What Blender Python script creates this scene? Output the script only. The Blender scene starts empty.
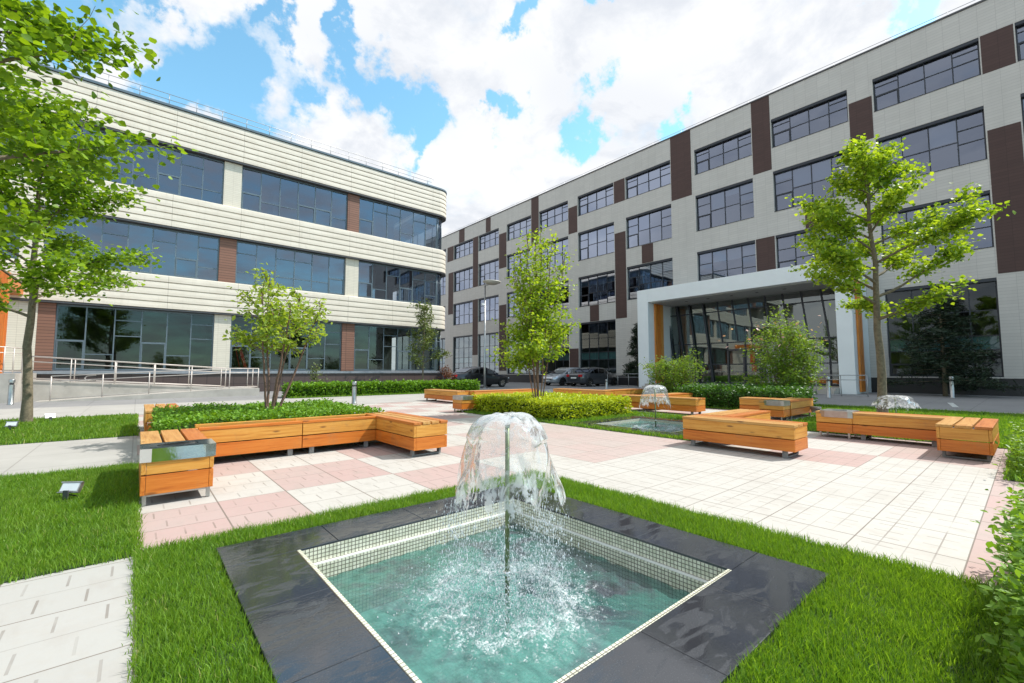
import bpy, math, random
import numpy as np
from mathutils import Vector, Matrix
random.seed(7); RNG = np.random.default_rng(11)
scene = bpy.context.scene
COL = scene.collection
R = math.radians
# ------------------------------------------------------------------ camera model
F = 440.0; HZ = 371.5; CX = 512.0; CY = 341.5; H = 1.12
PITCH = math.atan((HZ-CY)/F); AZR = math.atan((137-512)/(F/math.cos(PITCH)))
def ray(x, y):
    r = (x-CX)/F; u = -(y-CY)/F
    fw = math.cos(PITCH)-u*math.sin(PITCH); up = math.sin(PITCH)+u*math.cos(PITCH)
    return Vector((r*math.cos(AZR)-fw*math.sin(AZR), r*math.sin(AZR)+fw*math.cos(AZR), up))

# ------------------------------------------------------------------ node helpers
class NT:
    def __init__(s, mat):
        s.t = mat.node_tree; s.n = s.t.nodes; s.l = s.t.links
    def add(s, typ, **kw):
        nd = s.n.new(typ)
        for k, v in kw.items():
            if k.startswith('_'): setattr(nd, k[1:], v)
        return nd
    def link(s, a, b): s.l.new(a, b)
    def val(s, sock, v):
        if isinstance(v, bpy.types.NodeSocket): s.l.new(v, sock)
        else: sock.default_value = v
    def math(s, op, a, b=None, c=None, clamp=False):
        nd = s.n.new('ShaderNodeMath'); nd.operation = op; nd.use_clamp = clamp
        s.val(nd.inputs[0], a)
        if b is not None: s.val(nd.inputs[1], b)
        if c is not None: s.val(nd.inputs[2], c)
        return nd.outputs[0]
    def noise(s, vec, scale, detail=4, rough=.55, dist=0.0):
        nd = s.n.new('ShaderNodeTexNoise'); s.l.new(vec, nd.inputs['Vector'])
        nd.inputs['Scale'].default_value = scale; nd.inputs['Detail'].default_value = detail
        nd.inputs['Roughness'].default_value = rough; nd.inputs['Distortion'].default_value = dist
        return nd.outputs['Fac']
    def mapping(s, vec, scale=(1,1,1), loc=(0,0,0)):
        nd = s.n.new('ShaderNodeMapping'); s.l.new(vec, nd.inputs['Vector'])
        nd.inputs['Scale'].default_value = scale; nd.inputs['Location'].default_value = loc
        return nd.outputs[0]
    def ramp(s, fac, stops, interp='LINEAR'):
        nd = s.n.new('ShaderNodeValToRGB'); s.l.new(fac, nd.inputs[0]); cr = nd.color_ramp; cr.interpolation = interp
        while len(cr.elements) < len(stops): cr.elements.new(.5)
        for e, (p, c) in zip(cr.elements, stops): e.position = p; e.color = tuple(c)+(1,) if len(c) == 3 else c
        return nd.outputs[0]
    def smooth(s, v, lo, hi):
        nd = s.n.new('ShaderNodeMapRange'); nd.interpolation_type = 'SMOOTHSTEP'; s.l.new(v, nd.inputs[0])
        nd.inputs[1].default_value = lo; nd.inputs[2].default_value = hi
        return nd.outputs[0]
    def mix(s, fac, a, b, blend='MIX'):
        nd = s.n.new('ShaderNodeMix'); nd.data_type = 'RGBA'; nd.blend_type = blend
        s.val(nd.inputs[0], fac)
        for i, v in ((6, a), (7, b)):
            if isinstance(v, bpy.types.NodeSocket): s.l.new(v, nd.inputs[i])
            else: nd.inputs[i].default_value = tuple(v)+(1,) if len(v) == 3 else v
        return nd.outputs[2]
    def bump(s, h, strength=.3, dist=.01):
        nd = s.n.new('ShaderNodeBump'); s.l.new(h, nd.inputs['Height'])
        nd.inputs['Strength'].default_value = strength; nd.inputs['Distance'].default_value = dist
        return nd.outputs[0]
    def comb(s, x, y, z=0.0):
        nd = s.n.new('ShaderNodeCombineXYZ')
        for i, v in enumerate((x, y, z)): s.val(nd.inputs[i], v)
        return nd.outputs[0]
def new_mat(name):
    m = bpy.data.materials.new(name); m.use_nodes = True
    nt = NT(m); bs = m.node_tree.nodes['Principled BSDF']
    tc = nt.add('ShaderNodeTexCoord')
    sep = nt.add('ShaderNodeSeparateXYZ'); nt.link(tc.outputs['Object'], sep.inputs[0])
    geo = nt.add('ShaderNodeNewGeometry')
    return m, nt, bs, tc.outputs['Object'], sep.outputs, geo
def setp(bs, nt, color=None, rough=None, metal=None, spec=None, normal=None, **kw):
    if color is not None:
        if isinstance(color, bpy.types.NodeSocket): nt.link(color, bs.inputs['Base Color'])
        else: bs.inputs['Base Color'].default_value = tuple(color)+(1,)
    if rough is not None: nt.val(bs.inputs['Roughness'], rough)
    if metal is not None: bs.inputs['Metallic'].default_value = metal
    if spec is not None: bs.inputs['Specular IOR Level'].default_value = spec
    if normal is not None: nt.link(normal, bs.inputs['Normal'])
def world_pos(nt):
    g = nt.add('ShaderNodeNewGeometry'); return g.outputs['Position']
def grass_mat():
    m = leaf_mat('grass_blade', (.07,.18,.015), (.25,.44,.045), .45, .5); nt = NT(m); pos = world_pos(nt)
    g = nt.add('ShaderNodeNewGeometry'); cr = [n for n in nt.n if n.type == 'VALTORGB'][0].outputs[0]
    big = nt.smooth(nt.noise(pos, 1.1, 5, .65, .5), .42, .66); c = nt.mix(nt.math('MULTIPLY', big, .4), cr, (.27,.38,.06))
    sm = nt.smooth(nt.noise(pos, 6.0, 4, .6), .5, .7); c = nt.mix(nt.math('MULTIPLY', sm, .4), c, (.05,.13,.015))
    dry = nt.math('GREATER_THAN', g.outputs['Random Per Island'], .975); c = nt.mix(nt.math('MULTIPLY', dry, .8), c, (.50,.42,.18))
    nt.link(c, nt.n['Principled BSDF'].inputs['Base Color']); return m
def plain(name, color, rough=.5, metal=0, var=.12, scale=6, bump=.1, bscale=60, spec=.5):
    m, nt, bs, oc, xyz, geo = new_mat(name)
    n = nt.noise(oc, scale, 5, .6)
    c0 = tuple(v*(1-var) for v in color); c1 = tuple(min(1, v*(1+var)) for v in color)
    c = nt.ramp(n, [(.3, c0), (.7, c1)])
    r = nt.math('MULTIPLY_ADD', n, .2, rough-.1, clamp=True)
    setp(bs, nt, c, r, metal, spec, nt.bump(nt.noise(oc, bscale, 3), bump, .004))
    return m

# ------------------------------------------------------------------ materials
def wood_mat(name, axis, base=(.60,.225,.030)):
    m, nt, bs, oc, xyz, geo = new_mat(name)
    off = nt.math('MULTIPLY', geo.outputs['Random Per Island'], 37.0)
    oi = nt.add('ShaderNodeObjectInfo')
    off2 = nt.math('MULTIPLY', oi.outputs['Random'], 19.0)
    v = nt.add('ShaderNodeVectorMath', _operation='ADD'); nt.link(oc, v.inputs[0]); nt.link(nt.comb(off, off2, off), v.inputs[1])
    sc = {'x': (1.2, 22, 22), 'y': (22, 1.2, 22), 'z': (22, 22, 1.2)}[axis]
    gr = nt.noise(nt.mapping(v.outputs[0], sc), 1.6, 6, .62, .6)
    fine = nt.noise(nt.mapping(v.outputs[0], tuple(q*4 for q in sc)), 2.5, 3, .6)
    b = base
    col = nt.ramp(gr, [(.25, (b[0]*.62, b[1]*.5, b[2]*.4)), (.45, b), (.62, (b[0]*1.14, b[1]*1.32, b[2]*1.7)), (.8, (b[0]*.88, b[1]*.72, b[2]*.6))])
    # per-board tint
    tint = nt.ramp(geo.outputs['Random Per Island'], [(0, (.88,.50,.36)), (.42, (.98,.78,.68)), (.58, (1,1.02,1.05)), (1, (1.05,1.45,2.1))])
    col = nt.mix(1.0, col, tint, 'MULTIPLY')
    # knots
    vor = nt.add('ShaderNodeTexVoronoi'); nt.link(nt.mapping(v.outputs[0], {'x': (2.2,7,7), 'y': (7,2.2,7), 'z': (7,7,2.2)}[axis]), vor.inputs['Vector']); vor.inputs['Scale'].default_value = 1.0
    k = nt.smooth(vor.outputs['Distance'], .14, .05)
    col = nt.mix(nt.math('MULTIPLY', k, .75), col, (.14,.05,.015))
    dirt = nt.smooth(nt.noise(v.outputs[0], 3.3, 6, .75), .52, .78)
    col = nt.mix(nt.math('MULTIPLY', dirt, .5), col, (.30,.17,.08))
    setp(bs, nt, col, nt.math('MULTIPLY_ADD', fine, .25, .3), 0, .4, nt.bump(nt.math('ADD', gr, fine), .25, .003))
    return m
WT = wood_mat('weathered_slat_wood', 'x', (.50,.20,.04)); WX = wood_mat('wood_grain_x', 'x'); WY = wood_mat('wood_grain_y', 'y')
ORANGE_WOOD = wood_mat('portal_wood', 'z', (.62,.2,.03))
STEEL = plain('brushed_steel', (.42,.42,.41), .32, .9, .15, 8, .05)
CHROME = plain('polished_steel', (.75,.75,.73), .10, 1.0, .06, 3, .15, 14)
DARKMETAL = plain('dark_metal', (.09,.09,.095), .5, .5, .2, 8)
LEGGREY = plain('leg_grey', (.22,.215,.21), .6, .0, .25, 12, .2)
RAILPAINT = plain('rail_paint', (.62,.55,.5), .4, .1, .06, 5, .03)
RAILGREY = plain('rail_grey', (.38,.38,.38), .4, .6, .06, 5, .03)
FRAME = plain('window_frame_dark', (.028,.034,.045), .4, .2, .1, 2, .02)
FRAMEG = plain('window_frame_slate', (.13,.17,.20), .4, .2, .1, 2, .02)
WHITE = plain('canopy_white', (.80,.84,.85), .45, 0, .03, 1.2, .04)
BLACKPL = plain('black_plinth', (.018,.019,.022), .35, 0, .2, 1.0, .03)
INTER = plain('interior_surfaces', (.20,.19,.175), .8, 0, .25, .4, .0)
INTER_D = plain('interior_dark', (.05,.05,.05), .8, 0, .3, .5, .0)
BLIND = plain('blind_fabric', (.72,.76,.78), .7, 0, .04, 1.0, .02)
SOIL = plain('soil', (.045,.03,.018), .95, 0, .4, 14, .6, 40)
CONC = plain('ramp_concrete', (.42,.39,.35), .8, 0, .18, 1.6, .25, 50)
ROOF = plain('roof_felt', (.2,.2,.2), .9)
RUBBER = plain('tyre_rubber', (.015,.015,.015), .8)
RED = plain('tail_light_red', (.45,.012,.015), .15, 0, .05)
LAMPGLASS = plain('lamp_glass', (.7,.72,.74), .1, 0, .05)
PLATE = plain('plate_white', (.75,.75,.72), .4, 0, .03)
REDSIG = plain('red_leaning_post', (.5,.03,.025), .5)

def paint(name, c, metal=.3):
    m, nt, bs, oc, xyz, geo = new_mat(name)
    setp(bs, nt, c, .28, metal, .5); bs.inputs['Coat Weight'].default_value = 1; bs.inputs['Coat Roughness'].default_value = .04
    return m
CARBLACK = paint('car_black', (.008,.008,.011)); CARSILVER = paint('car_silver', (.55,.58,.62), .7); CARGREY = paint('car_grey', (.065,.07,.08), .5)

def glass_mat(name, tint=(.36,.42,.44), ior=1.8, base=.05, gcol=(.86,.92,1), cap=.42):
    m = bpy.data.materials.new(name); m.use_nodes = True; nt = NT(m); nt.n.clear()
    out = nt.add('ShaderNodeOutputMaterial'); tr = nt.add('ShaderNodeBsdfTransparent'); tr.inputs[0].default_value = tint+(1,)
    gl = nt.add('ShaderNodeBsdfGlossy'); gl.inputs['Roughness'].default_value = .015; gl.inputs[0].default_value = gcol+(1,)
    tc = nt.add('ShaderNodeTexCoord')
    nt.link(nt.bump(nt.noise(tc.outputs['Object'], .35, 2, .5), .05, .05), gl.inputs['Normal'])
    fr = nt.add('ShaderNodeFresnel'); fr.inputs[0].default_value = ior
    fac = nt.math('MINIMUM', nt.math('ADD', fr.outputs[0], base), cap)
    mx = nt.add('ShaderNodeMixShader'); nt.link(fac, mx.inputs[0]); nt.link(tr.outputs[0], mx.inputs[1]); nt.link(gl.outputs[0], mx.inputs[2])
    nt.link(mx.outputs[0], out.inputs[0]); return m
GLASS_R = glass_mat('facade_glass', (.25,.31,.38), 1.6, .20, (.62,.70,.88), .48)
GLASS_L = glass_mat('band_glass', (.45,.52,.57), 1.7, .15, (.66,.73,.88), .6)
GLASS_G = glass_mat('ground_floor_glass', (.50,.57,.56), 1.42, .05, (.6,.68,.72))
GLASS_E = glass_mat('entrance_glass', (.55,.62,.62), 1.5, .16, (.75,.82,.80), .45)
CARGLASS = glass_mat('car_glass', (.05,.06,.07), 1.7, .03)
TEAL = plain('teal_spandrel', (.16,.30,.31), .25, 0, .08, .6, .02)

def tile_clad(name, c, mortar, ax, tw=.9, th=.3, var=.05, msize=.012, rough=.6):
    m, nt, bs, oc, xyz, geo = new_mat(name)
    a = xyz['X'] if ax == 'x' else xyz['Y']
    br = nt.add('ShaderNodeTexBrick'); nt.link(nt.comb(a, xyz['Z'], 0.0), br.inputs['Vector'])
    br.offset = .0; br.inputs['Scale'].default_value = 1
    br.inputs['Brick Width'].default_value = tw; br.inputs['Row Height'].default_value = th
    br.inputs['Mortar Size'].default_value = msize; br.inputs['Mortar Smooth'].default_value = .3
    br.inputs['Color1'].default_value = tuple(v*(1-var) for v in c)+(1,); br.inputs['Color2'].default_value = tuple(min(1, v*(1+var)) for v in c)+(1,)
    br.inputs['Mortar'].default_value = tuple(mortar)+(1,)
    st = nt.noise(nt.mapping(oc, (1,1,.25)), .8, 6, .65)
    col = nt.mix(nt.math('MULTIPLY', nt.smooth(st, .35, .75), .3), br.outputs['Color'], tuple(v*.72 for v in c))
    setp(bs, nt, col, rough, 0, .4, nt.bump(br.outputs['Fac'], -.35, .01)); return m
CLAD_R = tile_clad('grey_tile_cladding', (.555,.535,.50), (.38,.365,.345), 'y', .6, .15, .035, .006)
CLAD_RX = tile_clad('grey_tile_cladding_side', (.60,.575,.53), (.30,.28,.25), 'x', .6, .15, .035, .006)
BROWN_R = tile_clad('brown_tile_cladding', (.075,.040,.034), (.035,.02,.018), 'y', .6, .15, .08, .006)
CREAM_P = tile_clad('cream_pier_cladding', (.72,.66,.55), (.5,.44,.36), 'x', .4, .1, .03, .006)
BROWN_P = tile_clad('brown_pier_cladding', (.25,.125,.085), (.1,.05,.04), 'x', 3.0, .14, .07, .014)
PLINTH_L = tile_clad('dark_plinth_tiles', (.105,.075,.07), (.045,.035,.035), 'x', .6, .45, .1, .014, .35)

def band_mat():
    m, nt, bs, oc, xyz, geo = new_mat('cream_lap_siding')
    jx = nt.math('FRACT', nt.math('DIVIDE', xyz['X'], 3.0)); jl = nt.math('LESS_THAN', jx, .006)
    strk = nt.smooth(nt.noise(nt.mapping(oc, (5,5,.35)), 1.5, 5, .7), .5, .8)
    st = nt.noise(nt.mapping(oc, (.6,.6,2)), 1.1, 6, .65)
    col = nt.ramp(st, [(.3, (.65,.58,.48)), (.65, (.76,.69,.585))])
    setp(bs, nt, col, .45, 0, .4, nt.bump(nt.noise(oc, 1.2, 2), .25, .02)); nt.link(nt.mix(nt.math('MULTIPLY', jl, .6), nt.mix(nt.math('MULTIPLY', strk, .3), col, (.42,.37,.30)), (.2,.17,.14)), bs.inputs['Base Color']); return m
BAND = band_mat()

def paving(name, tile=.535, x0=.04, y0=.3, cream=(.51,.485,.445), pinkc=(.45,.315,.29), shift=0):
    m, nt, bs, oc, xyz, geo = new_mat(name)
    pos = world_pos(nt); sp = nt.add('ShaderNodeSeparateXYZ'); nt.link(pos, sp.inputs[0])
    u = nt.math('DIVIDE', nt.math('SUBTRACT', sp.outputs[0], x0), tile)
    v = nt.math('DIVIDE', nt.math('SUBTRACT', sp.outputs[1], y0), tile)
    fu = nt.math('FRACT', u); fv = nt.math('FRACT', v); iu = nt.math('FLOOR', u); iv = nt.math('FLOOR', v)
    def line(f, c, w): return nt.math('LESS_THAN', nt.math('ABSOLUTE', nt.math('SUBTRACT', f, c)), w)
    eu = nt.math('LESS_THAN', nt.math('MINIMUM', fu, nt.math('SUBTRACT', 1, fu)), .010)
    ev = nt.math('LESS_THAN', nt.math('MINIMUM', fv, nt.math('SUBTRACT', 1, fv)), .007)
    joint = nt.math('MAXIMUM', eu, ev)
    # cast slots in each slab, in rows running along the slab
    rows = nt.math('MULTIPLY', fv, 2.0); fr = nt.math('FRACT', rows); ir = nt.math('FLOOR', rows)
    sh = nt.math('MULTIPLY', ir, .16)
    s1 = nt.math('MAXIMUM', line(fu, .33, .010), line(fu, .66, .010))
    s2 = nt.math('MAXIMUM', line(fu, .20, .010), line(fu, .50, .010)); s3 = line(fu, .82, .010)
    sA = nt.math('MULTIPLY', s1, nt.math('LESS_THAN', fv, .5)); sB = nt.math('MULTIPLY', nt.math('MAXIMUM', s2, s3), nt.math('GREATER_THAN', fv, .5))
    within = nt.math('LESS_THAN', nt.math('ABSOLUTE', nt.math('SUBTRACT', fr, .5)), .3)
    slot = nt.math('MULTIPLY', nt.math('MAXIMUM', sA, sB), within)
    rx = nt.smooth(sp.outputs[0], 2.6, 4.2); row = nt.math('MULTIPLY', line(fv, .5, .005), .6); row = nt.math('MAXIMUM', row, nt.math('MULTIPLY', nt.math('MULTIPLY', nt.math('MAXIMUM', line(fv, .25, .007), line(fv, .75, .007)), rx), nt.smooth(nt.noise(pos, 1.3, 3), .35, .6)))
    wn = nt.add('ShaderNodeTexWhiteNoise', _noise_dimensions='2D'); nt.link(nt.comb(iu, iv), wn.inputs['Vector'])
    n1 = nt.noise(pos, 1.7, 6, .7); n2 = nt.noise(pos, 34, 4, .6)
    vc = nt.add('ShaderNodeVertexColor', _layer_name='pink')
    sepc = nt.add('ShaderNodeSeparateColor'); nt.link(vc.outputs[0], sepc.inputs[0])
    base = nt.mix(sepc.outputs[0], cream, pinkc)
    base = nt.mix(nt.math('MULTIPLY', wn.outputs[0], .35), base, tuple(c*.84 for c in cream), 'MIX')
    n3 = nt.noise(nt.mapping(pos, (1,.35,1)), 6, 6, .7); base = nt.mix(nt.math('MULTIPLY', nt.smooth(n3, .48, .75), .35), base, (.33,.29,.25)); base = nt.mix(nt.math('MULTIPLY', nt.smooth(n1, .45, .8), .4), base, (.34,.30,.265))
    base = nt.mix(nt.math('MULTIPLY', nt.smooth(n2, .4, .8), .25), base, (.42,.38,.33))
    dark = nt.math('MAXIMUM', nt.math('MULTIPLY', joint, .85), nt.math('MULTIPLY', nt.math('MAXIMUM', nt.math('MULTIPLY', slot, nt.math('MULTIPLY_ADD', nt.smooth(nt.noise(pos, 2.2, 3), .35, .62), .75, .25)), row), .62))
    base = nt.mix(dark, base, (.17,.14,.115))
    hgt = nt.math('SUBTRACT', nt.math('MULTIPLY', n2, .25), dark)
    wet = nt.smooth(n1, .35, .7)
    setp(bs, nt, base, nt.math('MULTIPLY_ADD', wet, .2, .62), 0, .3, nt.bump(hgt, .5, .004)); return m
PAVE = paving('concrete_slab_paving'); PAVE_G = paving('grey_slab_paving', cream=(.42,.41,.385))

def asphalt():
    m, nt, bs, oc, xyz, geo = new_mat('street_surface')
    pos = world_pos(nt); n1 = nt.noise(pos, .35, 6, .6); n2 = nt.noise(pos, 60, 3, .7); n3 = nt.noise(pos, 3.0, 5, .7)
    br = nt.add('ShaderNodeTexBrick'); nt.link(pos, br.inputs['Vector']); br.inputs['Scale'].default_value = 1
    br.inputs['Brick Width'].default_value = 1.2; br.inputs['Row Height'].default_value = 1.2; br.offset = 0
    br.inputs['Mortar Size'].default_value = .012
    c = nt.ramp(n1, [(.3, (.25,.245,.245)), (.7, (.33,.32,.315))])
    c = nt.mix(nt.math('MULTIPLY', n2, .5), c, (.16,.16,.16))
    c = nt.mix(nt.math('MULTIPLY', nt.smooth(n3, .5, .75), .25), c, (.12,.12,.12))
    c = nt.mix(nt.math('MULTIPLY', br.outputs['Fac'], .4), c, (.1,.1,.1))
    setp(bs, nt, c, .8, 0, .3, nt.bump(n2, .4, .004)); return m
ASPH = asphalt()
def concrete_walk():
    m, nt, bs, oc, xyz, geo = new_mat('light_walkway')
    pos = world_pos(nt); n1 = nt.noise(pos, .6, 6, .65); n2 = nt.noise(pos, 40, 3, .7)
    c = nt.ramp(n1, [(.3, (.36,.345,.32)), (.7, (.47,.45,.42))])
    c = nt.mix(nt.math('MULTIPLY', n2, .3), c, (.34,.32,.3))
    br = nt.add('ShaderNodeTexBrick'); nt.link(pos, br.inputs['Vector']); br.inputs['Scale'].default_value = 1
    br.inputs['Brick Width'].default_value = 1.07; br.inputs['Row Height'].default_value = 1.07; br.offset = 0
    br.inputs['Mortar Size'].default_value = .008
    c = nt.mix(nt.math('MULTIPLY', br.outputs['Fac'], .5), c, (.2,.18,.16))
    setp(bs, nt, c, .75, 0, .3, nt.bump(n2, .3, .004)); return m
WALK = concrete_walk()

def granite():
    m, nt, bs, oc, xyz, geo = new_mat('wet_dark_granite')
    pos = world_pos(nt)
    n1 = nt.noise(pos, 2.4, 6, .62, .8); n2 = nt.noise(pos, 160, 2, .6); n3 = nt.noise(nt.mapping(pos, (1.2,3.5,1)), 3.2, 5, .6, 1.2)
    c = nt.ramp(n1, [(.3, (.020,.023,.028)), (.7, (.040,.044,.052))])
    c = nt.mix(nt.math('MULTIPLY', nt.smooth(n2, .55, .75), .5), c, (.15,.15,.155))
    wet = nt.smooth(n3, .42, .50)
    oi = nt.add('ShaderNodeNewGeometry'); c = nt.mix(nt.math('MULTIPLY', oi.outputs['Random Per Island'], .5), c, (.05,.052,.058)); c = nt.mix(nt.math('MULTIPLY', wet, .35), c, (.014,.016,.02))
    rough = nt.math('MULTIPLY_ADD', wet, -.235, .26)
    rip = nt.math('MULTIPLY', nt.noise(nt.mapping(pos, (1,2.2,1)), 26, 4, .6, .6), nt.smooth(nt.noise(pos, 1.9, 3), .45, .6))
    hb = nt.math('ADD', nt.math('MULTIPLY', n2, .12), nt.math('MULTIPLY', rip, .5))
    # slab joints
    sp = nt.add('ShaderNodeSeparateXYZ'); nt.link(pos, sp.inputs[0])
    setp(bs, nt, c, rough, 0, .9, nt.bump(hb, .12, .006)); return m
GRANITE = granite()

def mosaic(name='pool_mosaic', teal=False):
    m, nt, bs, oc, xyz, geo = new_mat(name)
    pos = world_pos(nt); sp = nt.add('ShaderNodeSeparateXYZ'); nt.link(pos, sp.inputs[0])
    T = .024
    def cell(sock):
        f = nt.math('FRACT', nt.math('DIVIDE', sock, T)); return nt.math('LESS_THAN', nt.math('MINIMUM', f, nt.math('SUBTRACT', 1, f)), .10)
    nrm = nt.add('ShaderNodeSeparateXYZ'); nt.link(geo.outputs['Normal'], nrm.inputs[0])
    def facing(sock): return nt.math('LESS_THAN', nt.math('ABSOLUTE', sock), .5)
    gx = nt.math('MULTIPLY', cell(sp.outputs[0]), facing(nrm.outputs[0])); gy = nt.math('MULTIPLY', cell(sp.outputs[1]), facing(nrm.outputs[1])); gz = nt.math('MULTIPLY', cell(sp.outputs[2]), facing(nrm.outputs[2]))
    g = nt.math('MAXIMUM', nt.math('MAXIMUM', gx, gy), gz)
    wn = nt.add('ShaderNodeTexWhiteNoise', _noise_dimensions='3D')
    fl = nt.add('ShaderNodeVectorMath', _operation='FLOOR'); dv = nt.add('ShaderNodeVectorMath', _operation='SCALE'); nt.link(pos, dv.inputs[0]); dv.inputs['Scale'].default_value = 1/T
    nt.link(dv.outputs[0], fl.inputs[0]); nt.link(fl.outputs[0], wn.inputs['Vector'])
    if teal: c = nt.ramp(wn.outputs[0], [(0, (.36,.78,.72)), (1, (.52,.92,.86))])
    else: c = nt.ramp(wn.outputs[0], [(0, (.60,.60,.46)), (1, (.80,.78,.64))])
    c = nt.mix(nt.math('MULTIPLY', g, .35 if teal else .92), c, (.10,.085,.06) if not teal else (.14,.4,.36))
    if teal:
        refl_shade = nt.smooth(nt.math('ADD', nt.noise(pos, 3.0, 6, .65, .6), nt.math('MULTIPLY', nt.smooth(sp.outputs[0], 1.6, 2.5), .13)), .54, .66)
        c = nt.mix(nt.math('MULTIPLY', refl_shade, .88), c, (.13,.10,.17))  # violet patches, denser to the right: building reflection and shade painted into floor colour
    setp(bs, nt, c, .2, 0, .6, nt.bump(g, -.4, .003)); return m
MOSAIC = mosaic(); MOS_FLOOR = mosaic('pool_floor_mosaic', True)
TRIM = tile_trim = mosaic('trim_mosaic')
BEAD = plain('white_edge_bead', (.78,.79,.75), .3, 0, .05)

def water_mat():
    m = bpy.data.materials.new('pool_water'); m.use_nodes = True; nt = NT(m); nt.n.clear()
    out = nt.add('ShaderNodeOutputMaterial'); pos = world_pos(nt)
    tr = nt.add('ShaderNodeBsdfTransparent'); tr.inputs[0].default_value = (.90,1,.98,1)
    rf = nt.add('ShaderNodeBsdfRefraction'); rf.inputs['IOR'].default_value = 1.2; rf.inputs[0].default_value = (.92,1,.98,1); rf.inputs['Roughness'].default_value = .02
    gl = nt.add('ShaderNodeBsdfGlossy'); gl.inputs['Roughness'].default_value = .03
    rip = nt.noise(pos, 9, 5, .6, .8); rip2 = nt.noise(pos, 42, 5, .7, .5)
    nb = nt.bump(nt.math('ADD', rip, nt.math('MULTIPLY', rip2, .45)), .55, .03)
    for n in (rf, gl): nt.link(nb, n.inputs['Normal'])
    fr = nt.add('ShaderNodeFresnel'); fr.inputs[0].default_value = 1.38; nt.link(nb, fr.inputs['Normal'])
    m0 = nt.add('ShaderNodeMixShader'); m0.inputs[0].default_value = .5; nt.link(tr.outputs[0], m0.inputs[1]); nt.link(rf.outputs[0], m0.inputs[2])
    m1 = nt.add('ShaderNodeMixShader'); nt.link(nt.math('ADD', fr.outputs[0], .02), m1.inputs[0]); nt.link(m0.outputs[0], m1.inputs[1]); nt.link(gl.outputs[0], m1.inputs[2])
    tint = nt.mix(nt.smooth(nt.noise(pos, 3.1, 4, .6, .8), .45, .66), (.20,.60,.52), (.25,.27,.34)); tb = nt.add('ShaderNodeBsdfDiffuse'); nt.link(tint, tb.inputs[0]); nt.link(nb, tb.inputs['Normal'])  # teal is murky water; grey-violet patches are reflections painted into the colour
    mt = nt.add('ShaderNodeMixShader'); mt.inputs[0].default_value = .16; nt.link(m1.outputs[0], mt.inputs[1]); nt.link(tb.outputs[0], mt.inputs[2]); m1 = mt
    # foam
    vc = nt.add('ShaderNodeVertexColor', _layer_name='foam'); sc = nt.add('ShaderNodeSeparateColor'); nt.link(vc.outputs[0], sc.inputs[0])
    fn = nt.noise(pos, 55, 8, .78, .9); fn2 = nt.noise(pos, 7, 4, .6, 1.0)
    f = nt.math('ADD', nt.math('MULTIPLY', fn, .75), nt.math('MULTIPLY', fn2, .25))
    fo = nt.smooth(nt.math('ADD', f, nt.math('MULTIPLY', sc.outputs[0], .20)), .66, .78)
    df = nt.add('ShaderNodeBsdfDiffuse'); df.inputs[0].default_value = (.85,.88,.9,1); nt.link(nb, df.inputs['Normal'])
    m2 = nt.add('ShaderNodeMixShader'); nt.link(nt.math('MULTIPLY', fo, .75), m2.inputs[0]); nt.link(m1.outputs[0], m2.inputs[1]); nt.link(df.outputs[0], m2.inputs[2])
    nt.link(m2.outputs[0], out.inputs[0]); return m
WATER = water_mat()
def bell_mat():
    m = bpy.data.materials.new('falling_water'); m.use_nodes = True; nt = NT(m); nt.n.clear()
    out = nt.add('ShaderNodeOutputMaterial'); tc = nt.add('ShaderNodeTexCoord'); oc = tc.outputs['Object']
    tr = nt.add('ShaderNodeBsdfTransparent'); tr.inputs[0].default_value = (.985,.985,.98,1)
    gl = nt.add('ShaderNodeBsdfGlossy'); gl.inputs['Roughness'].default_value = .04
    n = nt.noise(nt.mapping(oc, (1,1,.7)), 5.5, 3, .5, .8); nb = nt.bump(n, .45, .04); nt.link(nb, gl.inputs['Normal'])
    fr = nt.add('ShaderNodeFresnel'); fr.inputs[0].default_value = 1.33; nt.link(nb, fr.inputs['Normal'])
    m1 = nt.add('ShaderNodeMixShader'); nt.link(nt.math('MULTIPLY', fr.outputs[0], .6, clamp=True), m1.inputs[0]); nt.link(tr.outputs[0], m1.inputs[1]); nt.link(gl.outputs[0], m1.inputs[2])
    vc = nt.add('ShaderNodeVertexColor', _layer_name='foam'); sc = nt.add('ShaderNodeSeparateColor'); nt.link(vc.outputs[0], sc.inputs[0])
    st = nt.noise(nt.mapping(oc, (1,1,.6)), 16, 5, .65, 1.2)
    fo = nt.math('MAXIMUM', nt.smooth(nt.math('ADD', st, nt.math('MULTIPLY', sc.outputs[0], .42)), .54, .78), .17)
    df = nt.add('ShaderNodeBsdfDiffuse'); df.inputs[0].default_value = (.9,.92,.94,1)
    tl = nt.add('ShaderNodeBsdfTranslucent'); tl.inputs[0].default_value = (.9,.92,.94,1)
    md = nt.add('ShaderNodeMixShader'); md.inputs[0].default_value = .5; nt.link(df.outputs[0], md.inputs[1]); nt.link(tl.outputs[0], md.inputs[2])
    m2 = nt.add('ShaderNodeMixShader'); nt.link(nt.math('MULTIPLY', fo, .6), m2.inputs[0]); nt.link(m1.outputs[0], m2.inputs[1]); nt.link(md.outputs[0], m2.inputs[2])
    # tears in the sheet near its lower edge
    hole = nt.smooth(nt.math('SUBTRACT', nt.noise(nt.mapping(oc, (1,1,.35)), 22, 5, .7), nt.math('MULTIPLY', sc.outputs[1], .34)), .34, .30)
    m3 = nt.add('ShaderNodeMixShader'); tr2 = nt.add('ShaderNodeBsdfTransparent')
    nt.link(hole, m3.inputs[0]); nt.link(m2.outputs[0], m3.inputs[1]); nt.link(tr2.outputs[0], m3.inputs[2])
    nt.link(m3.outputs[0], out.inputs[0]); return m
BELL = bell_mat()
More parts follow.
